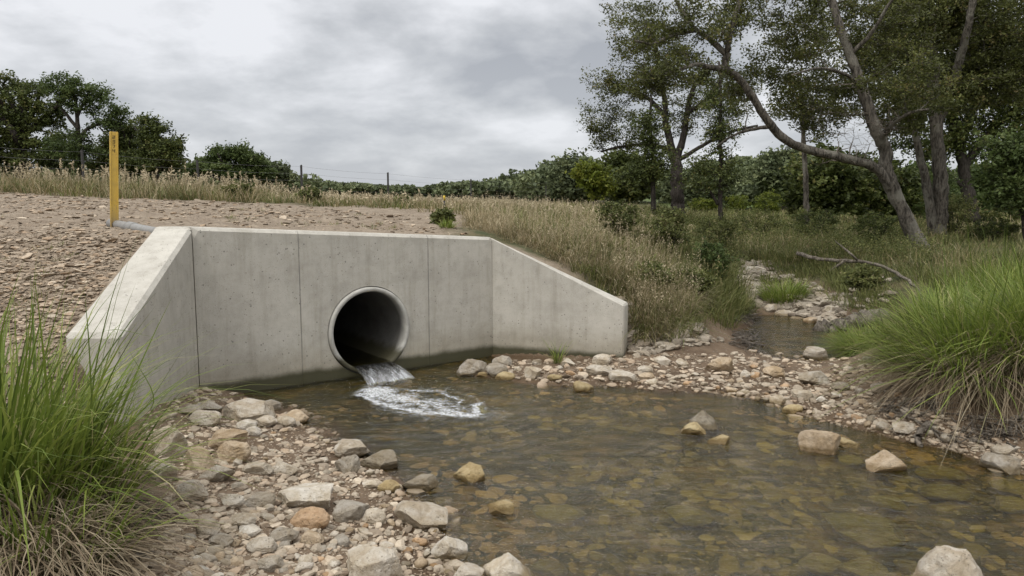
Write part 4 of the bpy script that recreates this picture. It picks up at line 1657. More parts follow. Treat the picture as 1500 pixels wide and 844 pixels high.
# ------------------------------------------------------------------ vegetation
def blades(mb, P, heading, L, W, lean, droop, seg=4, var=0.5, curl=0.0):
    """strips rising from the points P and bending over towards their heading"""
    n = len(P)
    t = np.linspace(0, 1, seg + 1)[None]
    hx, hy = np.cos(heading)[:, None], np.sin(heading)[:, None]
    Lc, ln, dr = L[:, None], lean[:, None], droop[:, None]
    hor = Lc * (np.sin(ln) * t + dr * 0.75 * t ** 2.2)
    ver = Lc * (np.cos(ln) * t - dr * 0.85 * t ** 2.6)
    side = (rng.normal(0, curl, n)[:, None] * Lc * t ** 2) if curl else 0
    cx_ = P[:, 0:1] + hx * hor - hy * side
    cy_ = P[:, 1:2] + hy * hor + hx * side
    cz_ = P[:, 2:3] + ver
    wa = heading[:, None] + math.pi / 2 + rng.uniform(-.7, .7, n)[:, None]
    wv = W[:, None] / 2 * (1 - t ** 2.2) + 0.0002
    dx, dy = np.cos(wa) * wv, np.sin(wa) * wv
    A = np.stack([cx_ - dx, cy_ - dy, cz_], -1)
    B = np.stack([cx_ + dx, cy_ + dy, cz_], -1)
    V = np.stack([A, B], 2).reshape(n, -1, 3)
    nv = 2 * (seg + 1)
    k = np.arange(seg) * 2
    F = np.stack([k, k + 1, k + 3, k + 2], 1)
    F = (F[None] + (np.arange(n) * nv)[:, None, None]).reshape(-1, 4)
    va = np.repeat(np.broadcast_to(var, (n,)), nv)
    mb.add(V.reshape(-1, 3), None, F, va)


def leaves(mb, C, size, var, flat=0.5, asp=0.55):
    n = len(C)
    u = rng.normal(size=(n, 3))
    u[:, 2] *= flat
    u /= np.linalg.norm(u, axis=1)[:, None]
    w_ = rng.normal(size=(n, 3))
    v = np.cross(u, w_)
    v /= np.linalg.norm(v, axis=1)[:, None] + 1e-9
    s = (size * rng.uniform(.6, 1.3, n))[:, None]
    a, b = u * s * .5, v * s * .5 * asp
    nb = np.cross(u, v) * s * .08
    V = np.stack([C - a, C - a * .1 + b + nb, C + a, C - a * .1 - b + nb], 1).reshape(-1, 3)
    F = (np.arange(n) * 4)[:, None] + np.arange(4)[None]
    mb.add(V, None, F, np.repeat(var, 4))


G_FRESH = blade_mat('fresh_blades', [(0.0, (0.06, 0.09, 0.016)), (0.5, (0.16, 0.215, 0.036)), (0.85, (0.28, 0.32, 0.07)), (1.0, (0.40, 0.36, 0.17))], .35, .5)
G_DRY = blade_mat('dry_blades', [(0.0, (0.11, 0.075, 0.045)), (0.4, (0.23, 0.175, 0.11)), (0.8, (0.37, 0.305, 0.205)), (1.0, (0.13, 0.14, 0.04))], .25, .7)
G_FIELD = blade_mat('field_blades', [(0.0, (0.08, 0.095, 0.03)), (0.35, (0.17, 0.15, 0.065)), (0.7, (0.34, 0.265, 0.145)), (1.0, (0.50, 0.42, 0.28))], .25, .7)
G_WEED = blade_mat('weed_leaves', [(0.0, (0.055, 0.065, 0.018)), (0.5, (0.125, 0.14, 0.042)), (0.85, (0.21, 0.215, 0.07)), (1.0, (0.33, 0.27, 0.14))], .3, .6)
L_DARK = blade_mat('oak_leaves', [(0.0, (0.038, 0.050, 0.013)), (0.5, (0.084, 0.104, 0.027)), (0.85, (0.15, 0.172, 0.045)), (1.0, (0.20, 0.17, 0.06))], .3, .55)
L_OLIVE = blade_mat('olive_leaves', [(0.0, (0.042, 0.048, 0.013)), (0.5, (0.092, 0.102, 0.026)), (0.85, (0.155, 0.165, 0.044)), (1.0, (0.21, 0.16, 0.065))], .35, .55)
L_GREEN = blade_mat('green_leaves', [(0.0, (0.04, 0.058, 0.016)), (0.5, (0.082, 0.115, 0.032)), (0.85, (0.14, 0.18, 0.055)), (1.0, (0.16, 0.18, 0.06))], .35, .55)
L_LIME = blade_mat('lime_leaves', [(0.0, (0.07, 0.09, 0.012)), (0.5, (0.14, 0.17, 0.02)), (1.0, (0.24, 0.25, 0.04))], .35, .55)
L_FAR = blade_mat('far_leaves', [(0.0, (0.065, 0.08, 0.04)), (0.5, (0.13, 0.155, 0.072)), (1.0, (0.22, 0.24, 0.11))], .2, .7)  # paler and greyer: distance haze put into the leaf colour
BARK = bark_mat('bark', (0.04, 0.034, 0.026), (0.19, 0.165, 0.132), (0.27, 0.25, 0.20))
BARK_D = bark_mat('dark_bark', (0.03, 0.025, 0.02), (0.085, 0.07, 0.058))
WOOD = bark_mat('dead_wood', (0.10, 0.08, 0.06), (0.28, 0.24, 0.19))


def grow(limbs, attr, r, mbt, mbl, leaf, per, sub=6, sublen=.4, twig_r=.004, up=.15, thick=.5, sides=5):
    """hang curved branches from the limbs towards every attractor and dress their ends with leaves"""
    nodes, rad = [], []
    for P, ra in limbs:
        nodes.append(P)
        rad.append(ra)
    nodes = np.concatenate(nodes)
    rad = np.concatenate(rad)
    d0 = np.array([np.min(np.linalg.norm(nodes - a, axis=1)) for a in attr])
    order = np.argsort(d0)
    cap = len(nodes) + len(attr) * 6
    NB = np.zeros((cap, 3))
    RB = np.zeros(cap)
    k = len(nodes)
    NB[:k], RB[:k] = nodes, rad
    tips = []
    for i in order:
        a = attr[i]
        dv = a - NB[:k]
        d = np.linalg.norm(dv, axis=1)
        cost = d + 0.5 * np.maximum(0, NB[:k, 2] - a[2]) - np.minimum(RB[:k], .05) * 4
        j = int(np.argmin(cost))
        n0, dist = NB[j], d[j]
        if dist < 1e-3:
            continue
        mid = n0 + (a - n0) * .5 + np.array([r.normal() * .12, r.normal() * .12, up + r.normal() * .08]) * dist
        t = np.linspace(0, 1, 7)[:, None]
        path = (1 - t) ** 2 * n0 + 2 * t * (1 - t) * mid + t ** 2 * a
        path[1:-1] += r.normal(size=(5, 3)) * dist * .02
        rs = min(RB[j] * thick, .010 + .022 * dist)
        rs = max(rs, twig_r * 1.3)
        rr = np.linspace(rs, twig_r, 7)
        tube(mbt, path, rr, 4 if rs < .03 else sides, r.uniform())
        NB[k:k + 6] = path[1:]
        RB[k:k + 6] = rr[1:]
        k += 6
        tips.append((path, dist))
    C, VA = [], []
    for path, dist in tips:
        base = r.uniform(.0, 1.0)
        m = sub
        starts = path[r.integers(2, 7, m)]
        dirs = r.normal(size=(m, 3))
        dirs[:, 2] = np.abs(dirs[:, 2]) * .6 - .1
        dirs /= np.linalg.norm(dirs, axis=1)[:, None]
        ends = starts + dirs * sublen * r.uniform(.5, 1.2, m)[:, None]
        for s_, e_ in zip(starts, ends):
            if r.uniform() < .6:
                tube(mbt, np.stack([s_, (s_ + e_) / 2 + r.normal(size=3) * .03, e_]), [twig_r, twig_r * .8, twig_r * .5], 3, r.uniform())
        tt = r.uniform(.25, 1.1, (m, per))[..., None]
        c = starts[:, None] * (1 - tt) + ends[:, None] * tt + r.normal(size=(m, per, 3)) * sublen * .16
        C.append(c.reshape(-1, 3))
        VA.append(np.clip(r.normal(base * .7 + .12, .15, m * per), 0, .98))
    if C and mbl is not None:
        leaves(mbl, np.concatenate(C), leaf, np.concatenate(VA), flat=.7)


def tree(name, label, cat, Y, limbs, blobs, natt, leaf=.06, per=14, sub=6, sublen=.4, lm=None, bk=None, group=None, seed=1, dep=.8, base=None, shell=.5, up=.15, twig_r=.004, rough=.22, bare=None):
    """limbs: ([(px,py,dY)...], width px start, width px end); blobs: (cx,cy,rx,ry[,dY]) in picture units at distance Y"""
    r = np.random.default_rng(seed)
    LB = []
    mbt, mbl = MB(), MB()
    for pts, w0, w1 in limbs:
        P = np.array([at_y(p[0], p[1], Y + (p[2] if len(p) > 2 else 0)) for p in pts])
        P = spline(P, 6)
        P[1:-1] += r.normal(size=(len(P) - 2, 3)) * w1 / FPX * Y * .06
        ra = np.linspace(w0, w1, len(P)) / 2 / FPX * Y
        tube(mbt, P, ra, 10, r.uniform(), rough, seed)
        LB.append((P, ra))
    at = []
    tot = sum(b[2] * b[3] for b in blobs)
    for b in blobs:
        n = max(3, int(round(natt * b[2] * b[3] / tot)))
        d = r.normal(size=(n, 3))
        d /= np.linalg.norm(d, axis=1)[:, None]
        rad = r.uniform(size=n)[:, None] ** shell
        c = at_y(b[0], b[1], Y + (b[4] if len(b) > 4 else 0))
        sc_ = np.array([b[2] / FPX * Y, dep * (b[2] + b[3]) / 2 / FPX * Y, b[3] / FPX * Y])
        at.append(c + d * rad * sc_)
    at = np.concatenate(at)
    at[:, 2] = np.maximum(at[:, 2], LB[0][0][0][2] + .5 if base is None else base)
    grow(LB, at, r, mbt, mbl, leaf, per, sub, sublen, twig_r, up)
    org = LB[0][0][0].copy()
    org[2] = hgt(org[0], org[1])
    e_ = empty(name, org, label, cat, group)
    mbt.build('trunk', bk or BARK, e_, org)
    if bare:
        mw = MB()
        q = []
        for bx in bare:
            d = r.normal(size=(26, 3))
            q.append(at_y(bx[0], bx[1], Y + bx[4]) + d * .45 * np.array([bx[2], (bx[2] + bx[3]) / 2, bx[3]]) / FPX * Y)
        grow(LB, np.concatenate(q), r, mw, None, leaf, per, 5, .3, .003, .1)
        mw.build('bare_twigs', WOOD, e_, org)
    mbl.build('crown', lm or L_DARK, e_, org, False)
    return e_


def px_base(px, Y):
    """picture row of the ground at that column and distance"""
    x = at_y(px, 300, Y)[0]
    return proj((x, Y, hgt(x, Y)))[1]


def simple_limbs(px, Y, top, wd, seed, lean=0, forks=5, spread=60):
    r = np.random.default_rng(seed)
    b = px_base(px, Y) + 3
    mid = (px + lean * .5, b + (top - b) * .45, 0)
    lim = [([(px, b, 0), mid, (px + lean, b + (top - b) * .92, 0)], wd, wd * .25)]
    for k in range(forks):
        t = r.uniform(.3, .6)
        s0 = (px + lean * t, b + (top - b) * t, 0)
        sx = r.uniform(-1, 1) * spread
        lim.append(([s0, (s0[0] + sx * .5, s0[1] + (top - b) * .16, r.uniform(-1, 1) * spread * .01), (s0[0] + sx, s0[1] + (top - b) * .36, r.uniform(-1, 1) * spread * .02)], wd * .5, wd * .15))
    return lim


# ---- trees on the right bank
tree('leaning_tree', 'leaning grey-barked tree whose long bare limb arches left over the creek', 'tree', 14.0,
     [([(1362, 385), (1340, 345, 0), (1318, 300, 0), (1298, 255, 0), (1297, 222, 0), (1284, 195), (1268, 145, .1), (1248, 90, .2), (1232, 45, .2), (1218, 0, .3), (1205, -60, .3)], 23, 9),
      ([(1310, 285), (1285, 248, -.1), (1260, 238, -.2), (1225, 229, -.4), (1180, 219, -.6), (1150, 205, -.8), (1125, 178, -1), (1102, 142, -1.1), (1081, 114, -1.2), (1063, 100, -1.3), (1064, 78, -1.3), (1069, 50, -1.4), (1078, 20, -1.4), (1090, -20, -1.4)], 14, 6),
      ([(1063, 102, -1.3), (1038, 98, -1.5), (1017, 95, -1.7), (991, 104, -1.8), (953, 111, -2)], 8, 3),
      ([(1064, 80, -1.3), (1040, 58, -1.2), (1019, 43, -1.2), (1002, 20, -1), (990, 0, -1), (980, -30, -1)], 8, 3),
      ([(1020, 45, -1.2), (984, 52, -1.5), (958, 64, -1.8), (930, 60, -2)], 5, 2.2),
      ([(1132, 186, -1), (1110, 188, -.6), (1075, 198, -.3), (1050, 215, 0)], 6, 2.5),
      ([(1290, 205), (1310, 180, -.6), (1335, 165, -1), (1360, 160, -1.3)], 7, 2.5),
      ([(1262, 130), (1240, 110, -.5), (1200, 100, -1), (1160, 110, -1.5)], 6, 2),
      ([(1245, 80, .2), (1275, 50, 0), (1300, 10, -.3), (1320, -20, -.5)], 7, 3)],
     [(1000, 60, 95, 60, -1.4), (960, 115, 60, 35, -1.8), (1080, 15, 80, 40, -.3), (1140, 95, 60, 60, .5), (1180, 30, 60, 50, -.4), (1235, 130, 80, 55, .9),
      (1240, 20, 90, 50, .9), (1300, 60, 80, 60, .6), (1180, 165, 60, 30, .4), (1330, 130, 60, 45, -1.0), (1090, 130, 45, 40, .3)],
     520, .052, 13, 7, .27, L_OLIVE, BARK, seed=11, dep=.8, bare=[(1262, 205, 42, 38, -.3), (1225, 170, 40, 30, 0), (1300, 190, 24, 30, -.4)])
tree('twin_trunk_tree', 'tall tree with two rough grey trunks rising side by side behind the leaning tree', 'tree', 17.0,
     [([(1376, 350), (1378, 300), (1377, 250), (1372, 200), (1370, 150), (1366, 90), (1362, 40), (1360, -20), (1358, -90)], 21, 12),
      ([(1368, 345), (1362, 300), (1352, 245), (1340, 195), (1326, 150), (1305, 110), (1290, 60)], 14, 5),
      ([(1371, 190), (1385, 150), (1405, 90, -.4), (1420, 30, -.8), (1430, -40, -1)], 15, 8),
      ([(1368, 120), (1340, 90, .4), (1300, 80, .6), (1262, 92, .8)], 10, 3),
      ([(1368, 130), (1400, 95, .6), (1440, 70, .9), (1490, 40, 1)], 10, 4),
      ([(1364, 60), (1330, 30, .5), (1290, 20, .7)], 9, 4)],
     [(1290, 90, 70, 55), (1330, 40, 90, 50), (1400, 30, 90, 50), (1460, 50, 80, 60), (1420, 120, 90, 50), (1350, 150, 60, 40, -1), (1480, 120, 60, 50), (1300, 175, 50, 30, -1), (1440, 10, 110, 40), (1330, 5, 70, 30)],
     620, .068, 14, 7, .32, L_OLIVE, BARK, seed=12, dep=.8)
tree('shade_tree', 'dark spreading tree with a single dark trunk behind the twin trunked tree', 'tree', 25.0,
     [([(1424, 326), (1419, 290), (1412, 250), (1406, 215), (1396, 180), (1380, 140)], 20, 9),
      ([(1412, 245), (1432, 215), (1460, 185), (1500, 150), (1540, 120)], 13, 6),
      ([(1415, 275), (1398, 262), (1380, 240), (1350, 225)], 8, 3),
      ([(1406, 215), (1425, 160), (1440, 110), (1450, 50)], 11, 5)],
     [(1400, 150, 90, 60), (1480, 120, 90, 80), (1440, 70, 110, 60), (1350, 200, 60, 40), (1480, 200, 60, 40), (1340, 110, 70, 60), (1530, 160, 60, 80), (1400, 215, 60, 25)],
     520, .115, 15, 6, .6, L_DARK, BARK_D, seed=13, dep=.8)
tree('spreading_oak', 'wide airy oak with a stout dark trunk left of the creek, open against the sky', 'tree', 25.0,
     [([(995, 318), (993, 290), (991, 255), (988, 228)], 20, 16),
      ([(988, 235), (982, 210), (975, 180), (974, 150), (968, 110), (960, 60)], 12, 5),
      ([(990, 235), (1000, 205), (1006, 170), (1012, 140), (1022, 120), (1040, 100)], 11, 5),
      ([(986, 228), (970, 216), (940, 212), (905, 216), (880, 222)], 7, 3),
      ([(993, 235), (1010, 225), (1040, 207), (1075, 192), (1110, 184)], 7, 3),
      ([(974, 170), (950, 145), (920, 130), (890, 120)], 7, 3),
      ([(1008, 165), (1030, 150), (1055, 120), (1070, 80)], 7, 3)],
     [(900, 170, 50, 45), (935, 120, 55, 40), (890, 120, 35, 30), (980, 95, 60, 40), (950, 65, 50, 35), (1040, 130, 50, 45), (1060, 185, 45, 25), (1000, 170, 45, 35), (905, 205, 50, 20), (870, 190, 22, 28), (1090, 150, 35, 35), (925, 30, 45, 30)],
     330, .075, 12, 7, .42, L_OLIVE, BARK_D, seed=14, dep=.9)
tree('slender_tree', 'slender dark-stemmed tree just right of the wide airy oak', 'tree', 22.0,
     [([(1056, 325), (1055, 290), (1056, 240), (1054, 190), (1056, 140), (1053, 90)], 7, 3), ([(1052, 300), (1043, 285), (1035, 270)], 5, 2)],
     [(1030, 255, 42, 28), (1070, 258, 28, 22), (1056, 200, 26, 40), (1050, 140, 22, 35)], 90, .085, 10, 6, .42, L_DARK, BARK_D, seed=15)
tree('slender_tree', 'slender dark-stemmed tree just left of the wide airy oak trunk', 'tree', 23.0,
     [([(957, 318), (957, 280), (956, 230), (952, 180), (954, 140)], 8, 3)],
     [(930, 258, 40, 30), (960, 240, 30, 30), (950, 190, 25, 35)], 90, .09, 12, 6, .42, L_DARK, BARK_D, seed=16)
tree('pole_tree', 'thin straight grey trunk standing under the arching limb of the leaning tree', 'tree', 19.0,
     [([(1181, 330), (1181, 290), (1179, 240), (1176, 190), (1172, 120)], 9, 5)],
     [(1175, 130, 55, 45), (1140, 165, 35, 20), (1205, 175, 45, 35), (1185, 60, 50, 40)], 110, .075, 12, 6, .42, L_OLIVE, BARK, seed=17)
tree('young_tree', 'low bright green leafy tree at the right picture edge', 'tree', 15.0,
     [([(1508, 375), (1505, 335), (1500, 300), (1495, 260), (1490, 230)], 18, 5), ([(1500, 290), (1480, 270), (1460, 262)], 6, 2), ([(1502, 300), (1525, 270), (1540, 240)], 7, 3)],
     [(1478, 225, 40, 32), (1465, 268, 36, 26), (1500, 255, 40, 40), (1530, 230, 50, 40), (1490, 295, 40, 22)], 130, .085, 14, 6, .36, L_GREEN, BARK_D, seed=18)
tree('lime_tree', 'small yellow-green tree in front of the dark trees left of the wide airy oak', 'tree', 30.0,
     simple_limbs(872, 30, 240, 7, 5, 0, 4, 20), [(868, 264, 24, 20), (882, 280, 20, 12), (856, 255, 14, 12)], 70, .17, 12, 6, .4, L_LIME, BARK_D, seed=19)
for px, Y, cyb, rx, ry, sd_, nm, lb, mt in [
    (915, 33, 258, 42, 32, 21, 'bushy_tree', 'dark bushy tree filling the gap behind the left side of the wide airy oak', L_DARK),
    (845, 42, 262, 34, 28, 22, 'bushy_tree', 'mid green bushy tree at the left end of the trees right of the field', L_FAR),
    (1215, 27, 262, 66, 44, 23, 'bushy_tree', 'dark green bushy tree under the arching limb of the leaning tree', L_DARK),
    (1290, 30, 280, 60, 42, 24, 'bushy_tree', 'dark green bushy tree directly behind the leaning trunk', L_DARK),
    (1345, 33, 280, 50, 36, 25, 'bushy_tree', 'bushy tree between the leaning trunk and the twin trunks', L_GREEN),
    (1455, 36, 275, 60, 34, 26, 'bushy_tree', 'mid green bushy tree seen between the dark trunk and the picture edge', L_GREEN),
    (1020, 40, 275, 44, 26, 27, 'bushy_tree', 'dark bushy tree behind the right side of the wide airy oak', L_FAR),
    (1150, 42, 250, 40, 24, 29, 'bushy_tree', 'distant round tree left of the thin straight grey trunk', L_FAR),
]:
    tree(nm, lb, 'tree', Y, simple_limbs(px, Y, cyb - ry * .8, 12, sd_, 0, 6, rx * .7),
         [(px, cyb, rx, ry), (px - rx * .5, cyb + ry * .5, rx * .6, ry * .5), (px + rx * .5, cyb + ry * .45, rx * .6, ry * .5), (px, cyb + ry * .8, rx * .8, ry * .35)],
         170, Y * .0062, 15, 6, Y * .018, mt, BARK_D, seed=sd_, dep=.8)

# ---- trees on the left beyond the field
tree('field_tree', 'dense dark tree at the left picture edge, tallest of the left group', 'tree', 34.0,
     simple_limbs(30, 34, 115, 22, 31, 5, 9, 70), [(12, 135, 24, 22), (45, 145, 24, 22), (70, 175, 26, 26), (30, 175, 40, 30), (-20, 190, 60, 60), (20, 225, 80, 36), (85, 225, 36, 36), (-70, 170, 60, 60)], 480, .13, 13, 7, .42, L_DARK, BARK_D, seed=31, shell=.4)
tree('field_tree', 'airy pale-leaved tree with sky showing through, second from the left', 'tree', 33.0,
     [([(118, 272), (116, 240), (115, 200), (112, 160), (108, 130)], 10, 3), ([(115, 205), (130, 188), (155, 180), (180, 182)], 6, 2), ([(115, 190), (95, 165), (80, 145)], 6, 2), ([(113, 170), (125, 145), (135, 130)], 5, 2)],
     [(108, 140, 36, 28), (140, 150, 24, 22), (85, 130, 22, 18), (160, 185, 26, 14), (110, 225, 45, 35), (170, 165, 22, 16)], 190, .12, 11, 6, .42, L_GREEN, BARK_D, seed=32)
tree('field_tree', 'dark tree behind the yellow marker post', 'tree', 35.0,
     simple_limbs(188, 35, 175, 12, 33, 0, 7, 45), [(185, 200, 24, 16), (165, 235, 40, 24), (205, 232, 30, 24), (170, 215, 20, 16)], 210, .13, 12, 7, .42, L_DARK, BARK_D, seed=33)
tree('field_tree', 'dark ragged tree right of the yellow marker post, last of the tall left group', 'tree', 33.0,
     simple_limbs(228, 33, 175, 11, 34, 0, 7, 45), [(222, 200, 16, 16), (240, 222, 20, 18), (205, 240, 34, 20), (212, 182, 10, 9), (258, 212, 10, 9), (235, 190, 9, 9), (250, 240, 20, 14)], 200, .125, 12, 7, .4, L_DARK, BARK_D, seed=34)
tree('field_tree', 'round-headed green tree standing right of the tall left group', 'tree', 42.0,
     simple_limbs(333, 42, 222, 11, 35, 0, 8, 50), [(325, 228, 18, 11), (348, 226, 20, 11), (370, 238, 18, 12), (305, 240, 18, 11), (335, 250, 50, 14), (288, 250, 14, 10), (385, 250, 14, 10)], 260, .15, 12, 7, .42, L_GREEN, BARK_D, seed=35, shell=.4)
tree('field_tree', 'low green tree touching the right side of the round-headed tree', 'tree', 46.0,
     simple_limbs(398, 46, 245, 7, 36, 0, 5, 26), [(395, 256, 26, 13), (415, 262, 16, 8), (380, 262, 18, 8)], 90, .27, 15, 6, .55, L_FAR, BARK_D, seed=36)
tree('field_tree', 'low dark tree filling the gap left of the round-headed tree', 'tree', 45.0,
     simple_limbs(268, 45, 240, 7, 37, 0, 5, 26), [(268, 258, 22, 12), (285, 262, 14, 9)], 70, .27, 13, 6, .55, L_FAR, BARK_D, seed=37)


# ---- far woods on the skyline (one mass, nobody could count its trees)
def far_woods():
    mb = MB()
    r = np.random.default_rng(5)
    runs = [  # px0, px1, top row at the ends, distance
        (262, 440, 262, 268, 54, 10), (400, 560, 264, 274, 95, 18), (540, 700, 276, 276, 120, 22), (660, 720, 274, 270, 80, 7), (690, 800, 270, 252, 75, 18), (780, 860, 252, 228, 60, 10), (850, 1000, 240, 255, 60, 14),
        (1000, 1180, 262, 240, 90, 18), (1040, 1200, 236, 232, 130, 12), (1180, 1520, 255, 250, 50, 26), (1060, 1300, 278, 278, 45, 18), (-80, 300, 240, 250, 60, 24), (-300, -80, 200, 230, 50, 12), (1500, 1800, 220, 200, 45, 14)]
    for x0, x1, t0, t1, Y, k in runs:
        for i in range(k):
            f = (i + r.uniform()) / k
            px = x0 + (x1 - x0) * f
            Yt = Y * r.uniform(.92, 1.12)
            top = t0 + (t1 - t0) * f + r.uniform(-6, 9) * (50 / Y + .2)
            P = at_y(px, top, Yt)
            zb = hgt(P[0], P[1])
            H = max(P[2] - zb, 1.5)
            wd = H * r.uniform(.55, .85) + 1.0
            n = int(420 + 26 * H * H)
            n = int(min(n, 1500) * 1.5)
            # several lobes per crown
            lob = r.normal(size=(7, 3)) * np.array([wd * .38, wd * .38, H * .16]) + np.array([P[0], P[1], zb + H * .58])
            w_ = r.integers(0, 7, n)
            d = r.normal(size=(n, 3))
            d /= np.linalg.norm(d, axis=1)[:, None]
            C = lob[w_] + d * np.array([wd * .42, wd * .42, H * .28]) * r.uniform(.7, 1.05, n)[:, None]
            C = C[(C[:, 2] > zb) & (C[:, 2] < zb + H * 1.03)]
            leaves(mb, C, Y * .0058, np.clip(r.normal(r.uniform(.15, .8), .15, len(C)), 0, 1), 1.0, .8)
    o = mb.build('distant_woods', L_FAR, sm=False)
    tag(o, 'low dark line of distant woods along the skyline', kind='stuff')


far_woods()


# ---- grass: the field, the dry slope, the creek side
def grass_patch(name, label, P, mat, L, W, per, spread, seed, var=(.5, .2), lean=.35, droop=(.1, .5), heads=0.0, seg=4, taper=None):
    r = np.random.default_rng(seed)
    n = len(P)
    base = np.clip(r.normal(var[0], var[1], n), 0, 1)
    R_ = np.repeat(P, per, axis=0)
    m = len(R_)
    a = r.uniform(0, 6.283, m)
    rad = spread * np.sqrt(r.uniform(size=m))
    R_ = R_ + np.stack([np.cos(a) * rad, np.sin(a) * rad, np.zeros(m)], 1)
    R_[:, 2] -= .02
    hd = a + r.normal(0, .7, m)
    big = np.repeat(r.uniform(.6, 1.25, n) * (taper(P) if taper else 1), per)
    ln = L * big * r.uniform(.45, 1.15, m)
    va = np.clip(np.repeat(base, per) + r.normal(0, .13, m), 0, 1)
    mb = MB()
    wd_ = W * np.clip(R_[:, 1] / 12, .7, 4)
    blades(mb, R_, hd, ln, wd_, np.abs(r.normal(0, lean, m)), r.uniform(*droop, m), seg, va, .08)
    if heads:
        k = int(m * heads)
        idx = r.integers(0, m, k)
        ln2 = L * r.uniform(1.0, 1.6, k) * (taper(R_[idx]) if taper else 1)
        le, dr = np.abs(r.normal(0, .16, k)), r.uniform(.02, .25, k)
        blades(mb, R_[idx], hd[idx], ln2, wd_[idx] * .7, le, dr, 3, np.full(k, .85))
        tip = R_[idx] + np.stack([np.cos(hd[idx]) * ln2 * (np.sin(le) + dr * .75), np.sin(hd[idx]) * ln2 * (np.sin(le) + dr * .75), ln2 * (np.cos(le) - dr * .85)], 1)
        for q in range(5):
            T = tip - np.array([0, 0, 1]) * (q * .035) * L / .6
            leaves(mb, T + r.normal(size=(k, 3)) * .01, .06 * L / .6 * np.clip(R_[idx][:, 1].mean() / 18, .6, 2), np.full(k, .95), 1.2, .4)
    tag(mb.build(name, mat, sm=False), label, kind='stuff')


def wsample(n, seed, x0, x1, y0, y1, cond):
    r = np.random.default_rng(seed)
    X, Y = r.uniform(x0, x1, n * 3), y0 + (y1 - y0) * r.uniform(size=n * 3) ** 1.5
    k = cond(X, Y)
    X, Y = X[k][:n], Y[k][:n]
    return np.stack([X, Y, height(X, Y)], 1)


TP = lambda P: 1 - .52 * smooth(-.42, -.22, P[:, 0] / P[:, 1])
gx = lambda X, Y: (Y > 14.4 - X * .15 + np.sin(X * .9) * .5) & (side_dist(X, Y) > -.1) & (np.abs(X) < Y * .85)
P = wsample(5200, 41, -34, 6, 12, 42, gx)
grass_patch('field_grass', 'tall dry tan grass of the field beyond the gravel embankment', P, G_FIELD, .52, .010, 16, .32, 42, (.52, .27), .36, (.05, .6), .035, taper=TP)
P = wsample(700, 44, -22, 3, 12, 22, gx)
grass_patch('green_field_grass', 'green weeds mixed through the dry field grass', P, G_WEED, .42, .014, 18, .3, 45, (.6, .2), .4, (.1, .5), taper=TP)
sl = scatter_px([(690, 300), (900, 310), (960, 360), (1000, 400), (1030, 440), (1050, 470), (1020, 498), (930, 500), (920, 440), (870, 405), (800, 372), (735, 345), (680, 335)], 1500, 46)
P, ok = hits(sl[:, 0], sl[:, 1])
P = P[ok & (side_dist(P[:, 0], P[:, 1]) > -.25)]
dw = np.abs((P[:, :2] - CR) @ nR)
P = P[~((dw < .5) & (P[:, 0] < RE_[0] + .1))]
grass_patch('dry_slope_grass', 'dry straw-coloured grass covering the slope behind the right wing wall', P, G_FIELD, .36, .0065, 18, .13, 47, (.66, .26), .6, (.2, .9), .04)
sl = scatter_px([(700, 305), (900, 310), (1000, 380), (1050, 470), (1000, 498), (930, 500), (922, 450), (800, 365)], 720, 146)
P, ok = hits(sl[:, 0], sl[:, 1])
P = P[ok]
dw = np.abs((P[:, :2] - CR) @ nR)
P = P[~((dw < .5) & (P[:, 0] < RE_[0] + .1))]
grass_patch('slope_weeds', 'green weeds growing through the dry grass of the slope', P, G_WEED, .36, .010, 16, .16, 147, (.6, .22), .55, (.1, .8))
sl = scatter_px([(900, 310), (1060, 320), (1075, 380), (1090, 440), (1060, 480), (1000, 430), (960, 370)], 620, 48)
P, ok = hits(sl[:, 0], sl[:, 1])
grass_patch('creekside_grass', 'green and olive grass along the left side of the upstream creek', P[ok], G_WEED, .42, .009, 22, .2, 49, (.55, .2), .4, (.1, .6), .01)
sl = scatter_px([(1110, 330), (1520, 330), (1520, 480), (1400, 430), (1290, 400), (1250, 440), (1220, 420), (1130, 400), (1095, 380)], 900, 50)
P, ok = hits(sl[:, 0], sl[:, 1])
grass_patch('right_bank_grass', 'olive grass and weeds under the trees of the right bank', P[ok], G_WEED, .3, .008, 22, .22, 51, (.5, .22), .45, (.1, .6), .01)
P = wsample(3200, 52, -2, 34, 16, 44, lambda X, Y: (side_dist(X, Y) < .5) | ((X > 1) & (Y < 30)))
grass_patch('meadow_grass', 'pale green meadow grass beneath and beyond the trees', P, G_WEED, .34, .012, 12, .4, 53, (.8, .2), .35, (.05, .4), .01, 3)


sl = scatter_px([(900, 310), (1080, 318), (1360, 338), (1520, 350), (1400, 400), (1240, 395), (1100, 372), (1040, 420), (960, 380)], 330, 150)
P, ok = hits(sl[:, 0], sl[:, 1])
grass_patch('dead_stalks', 'dry brown stalks standing among the brush of the creek banks', P[ok], G_FIELD, .42, .008, 9, .2, 151, (.55, .25), .5, (.1, .8))
P = wsample(900, 152, 0, 26, 16, 34, lambda X, Y: side_dist(X, Y) < 1.5)
grass_patch('meadow_stalks', 'pale dry stalks scattered through the meadow under the trees', P, G_FIELD, .42, .012, 9, .4, 153, (.6, .25), .4, (.1, .6))


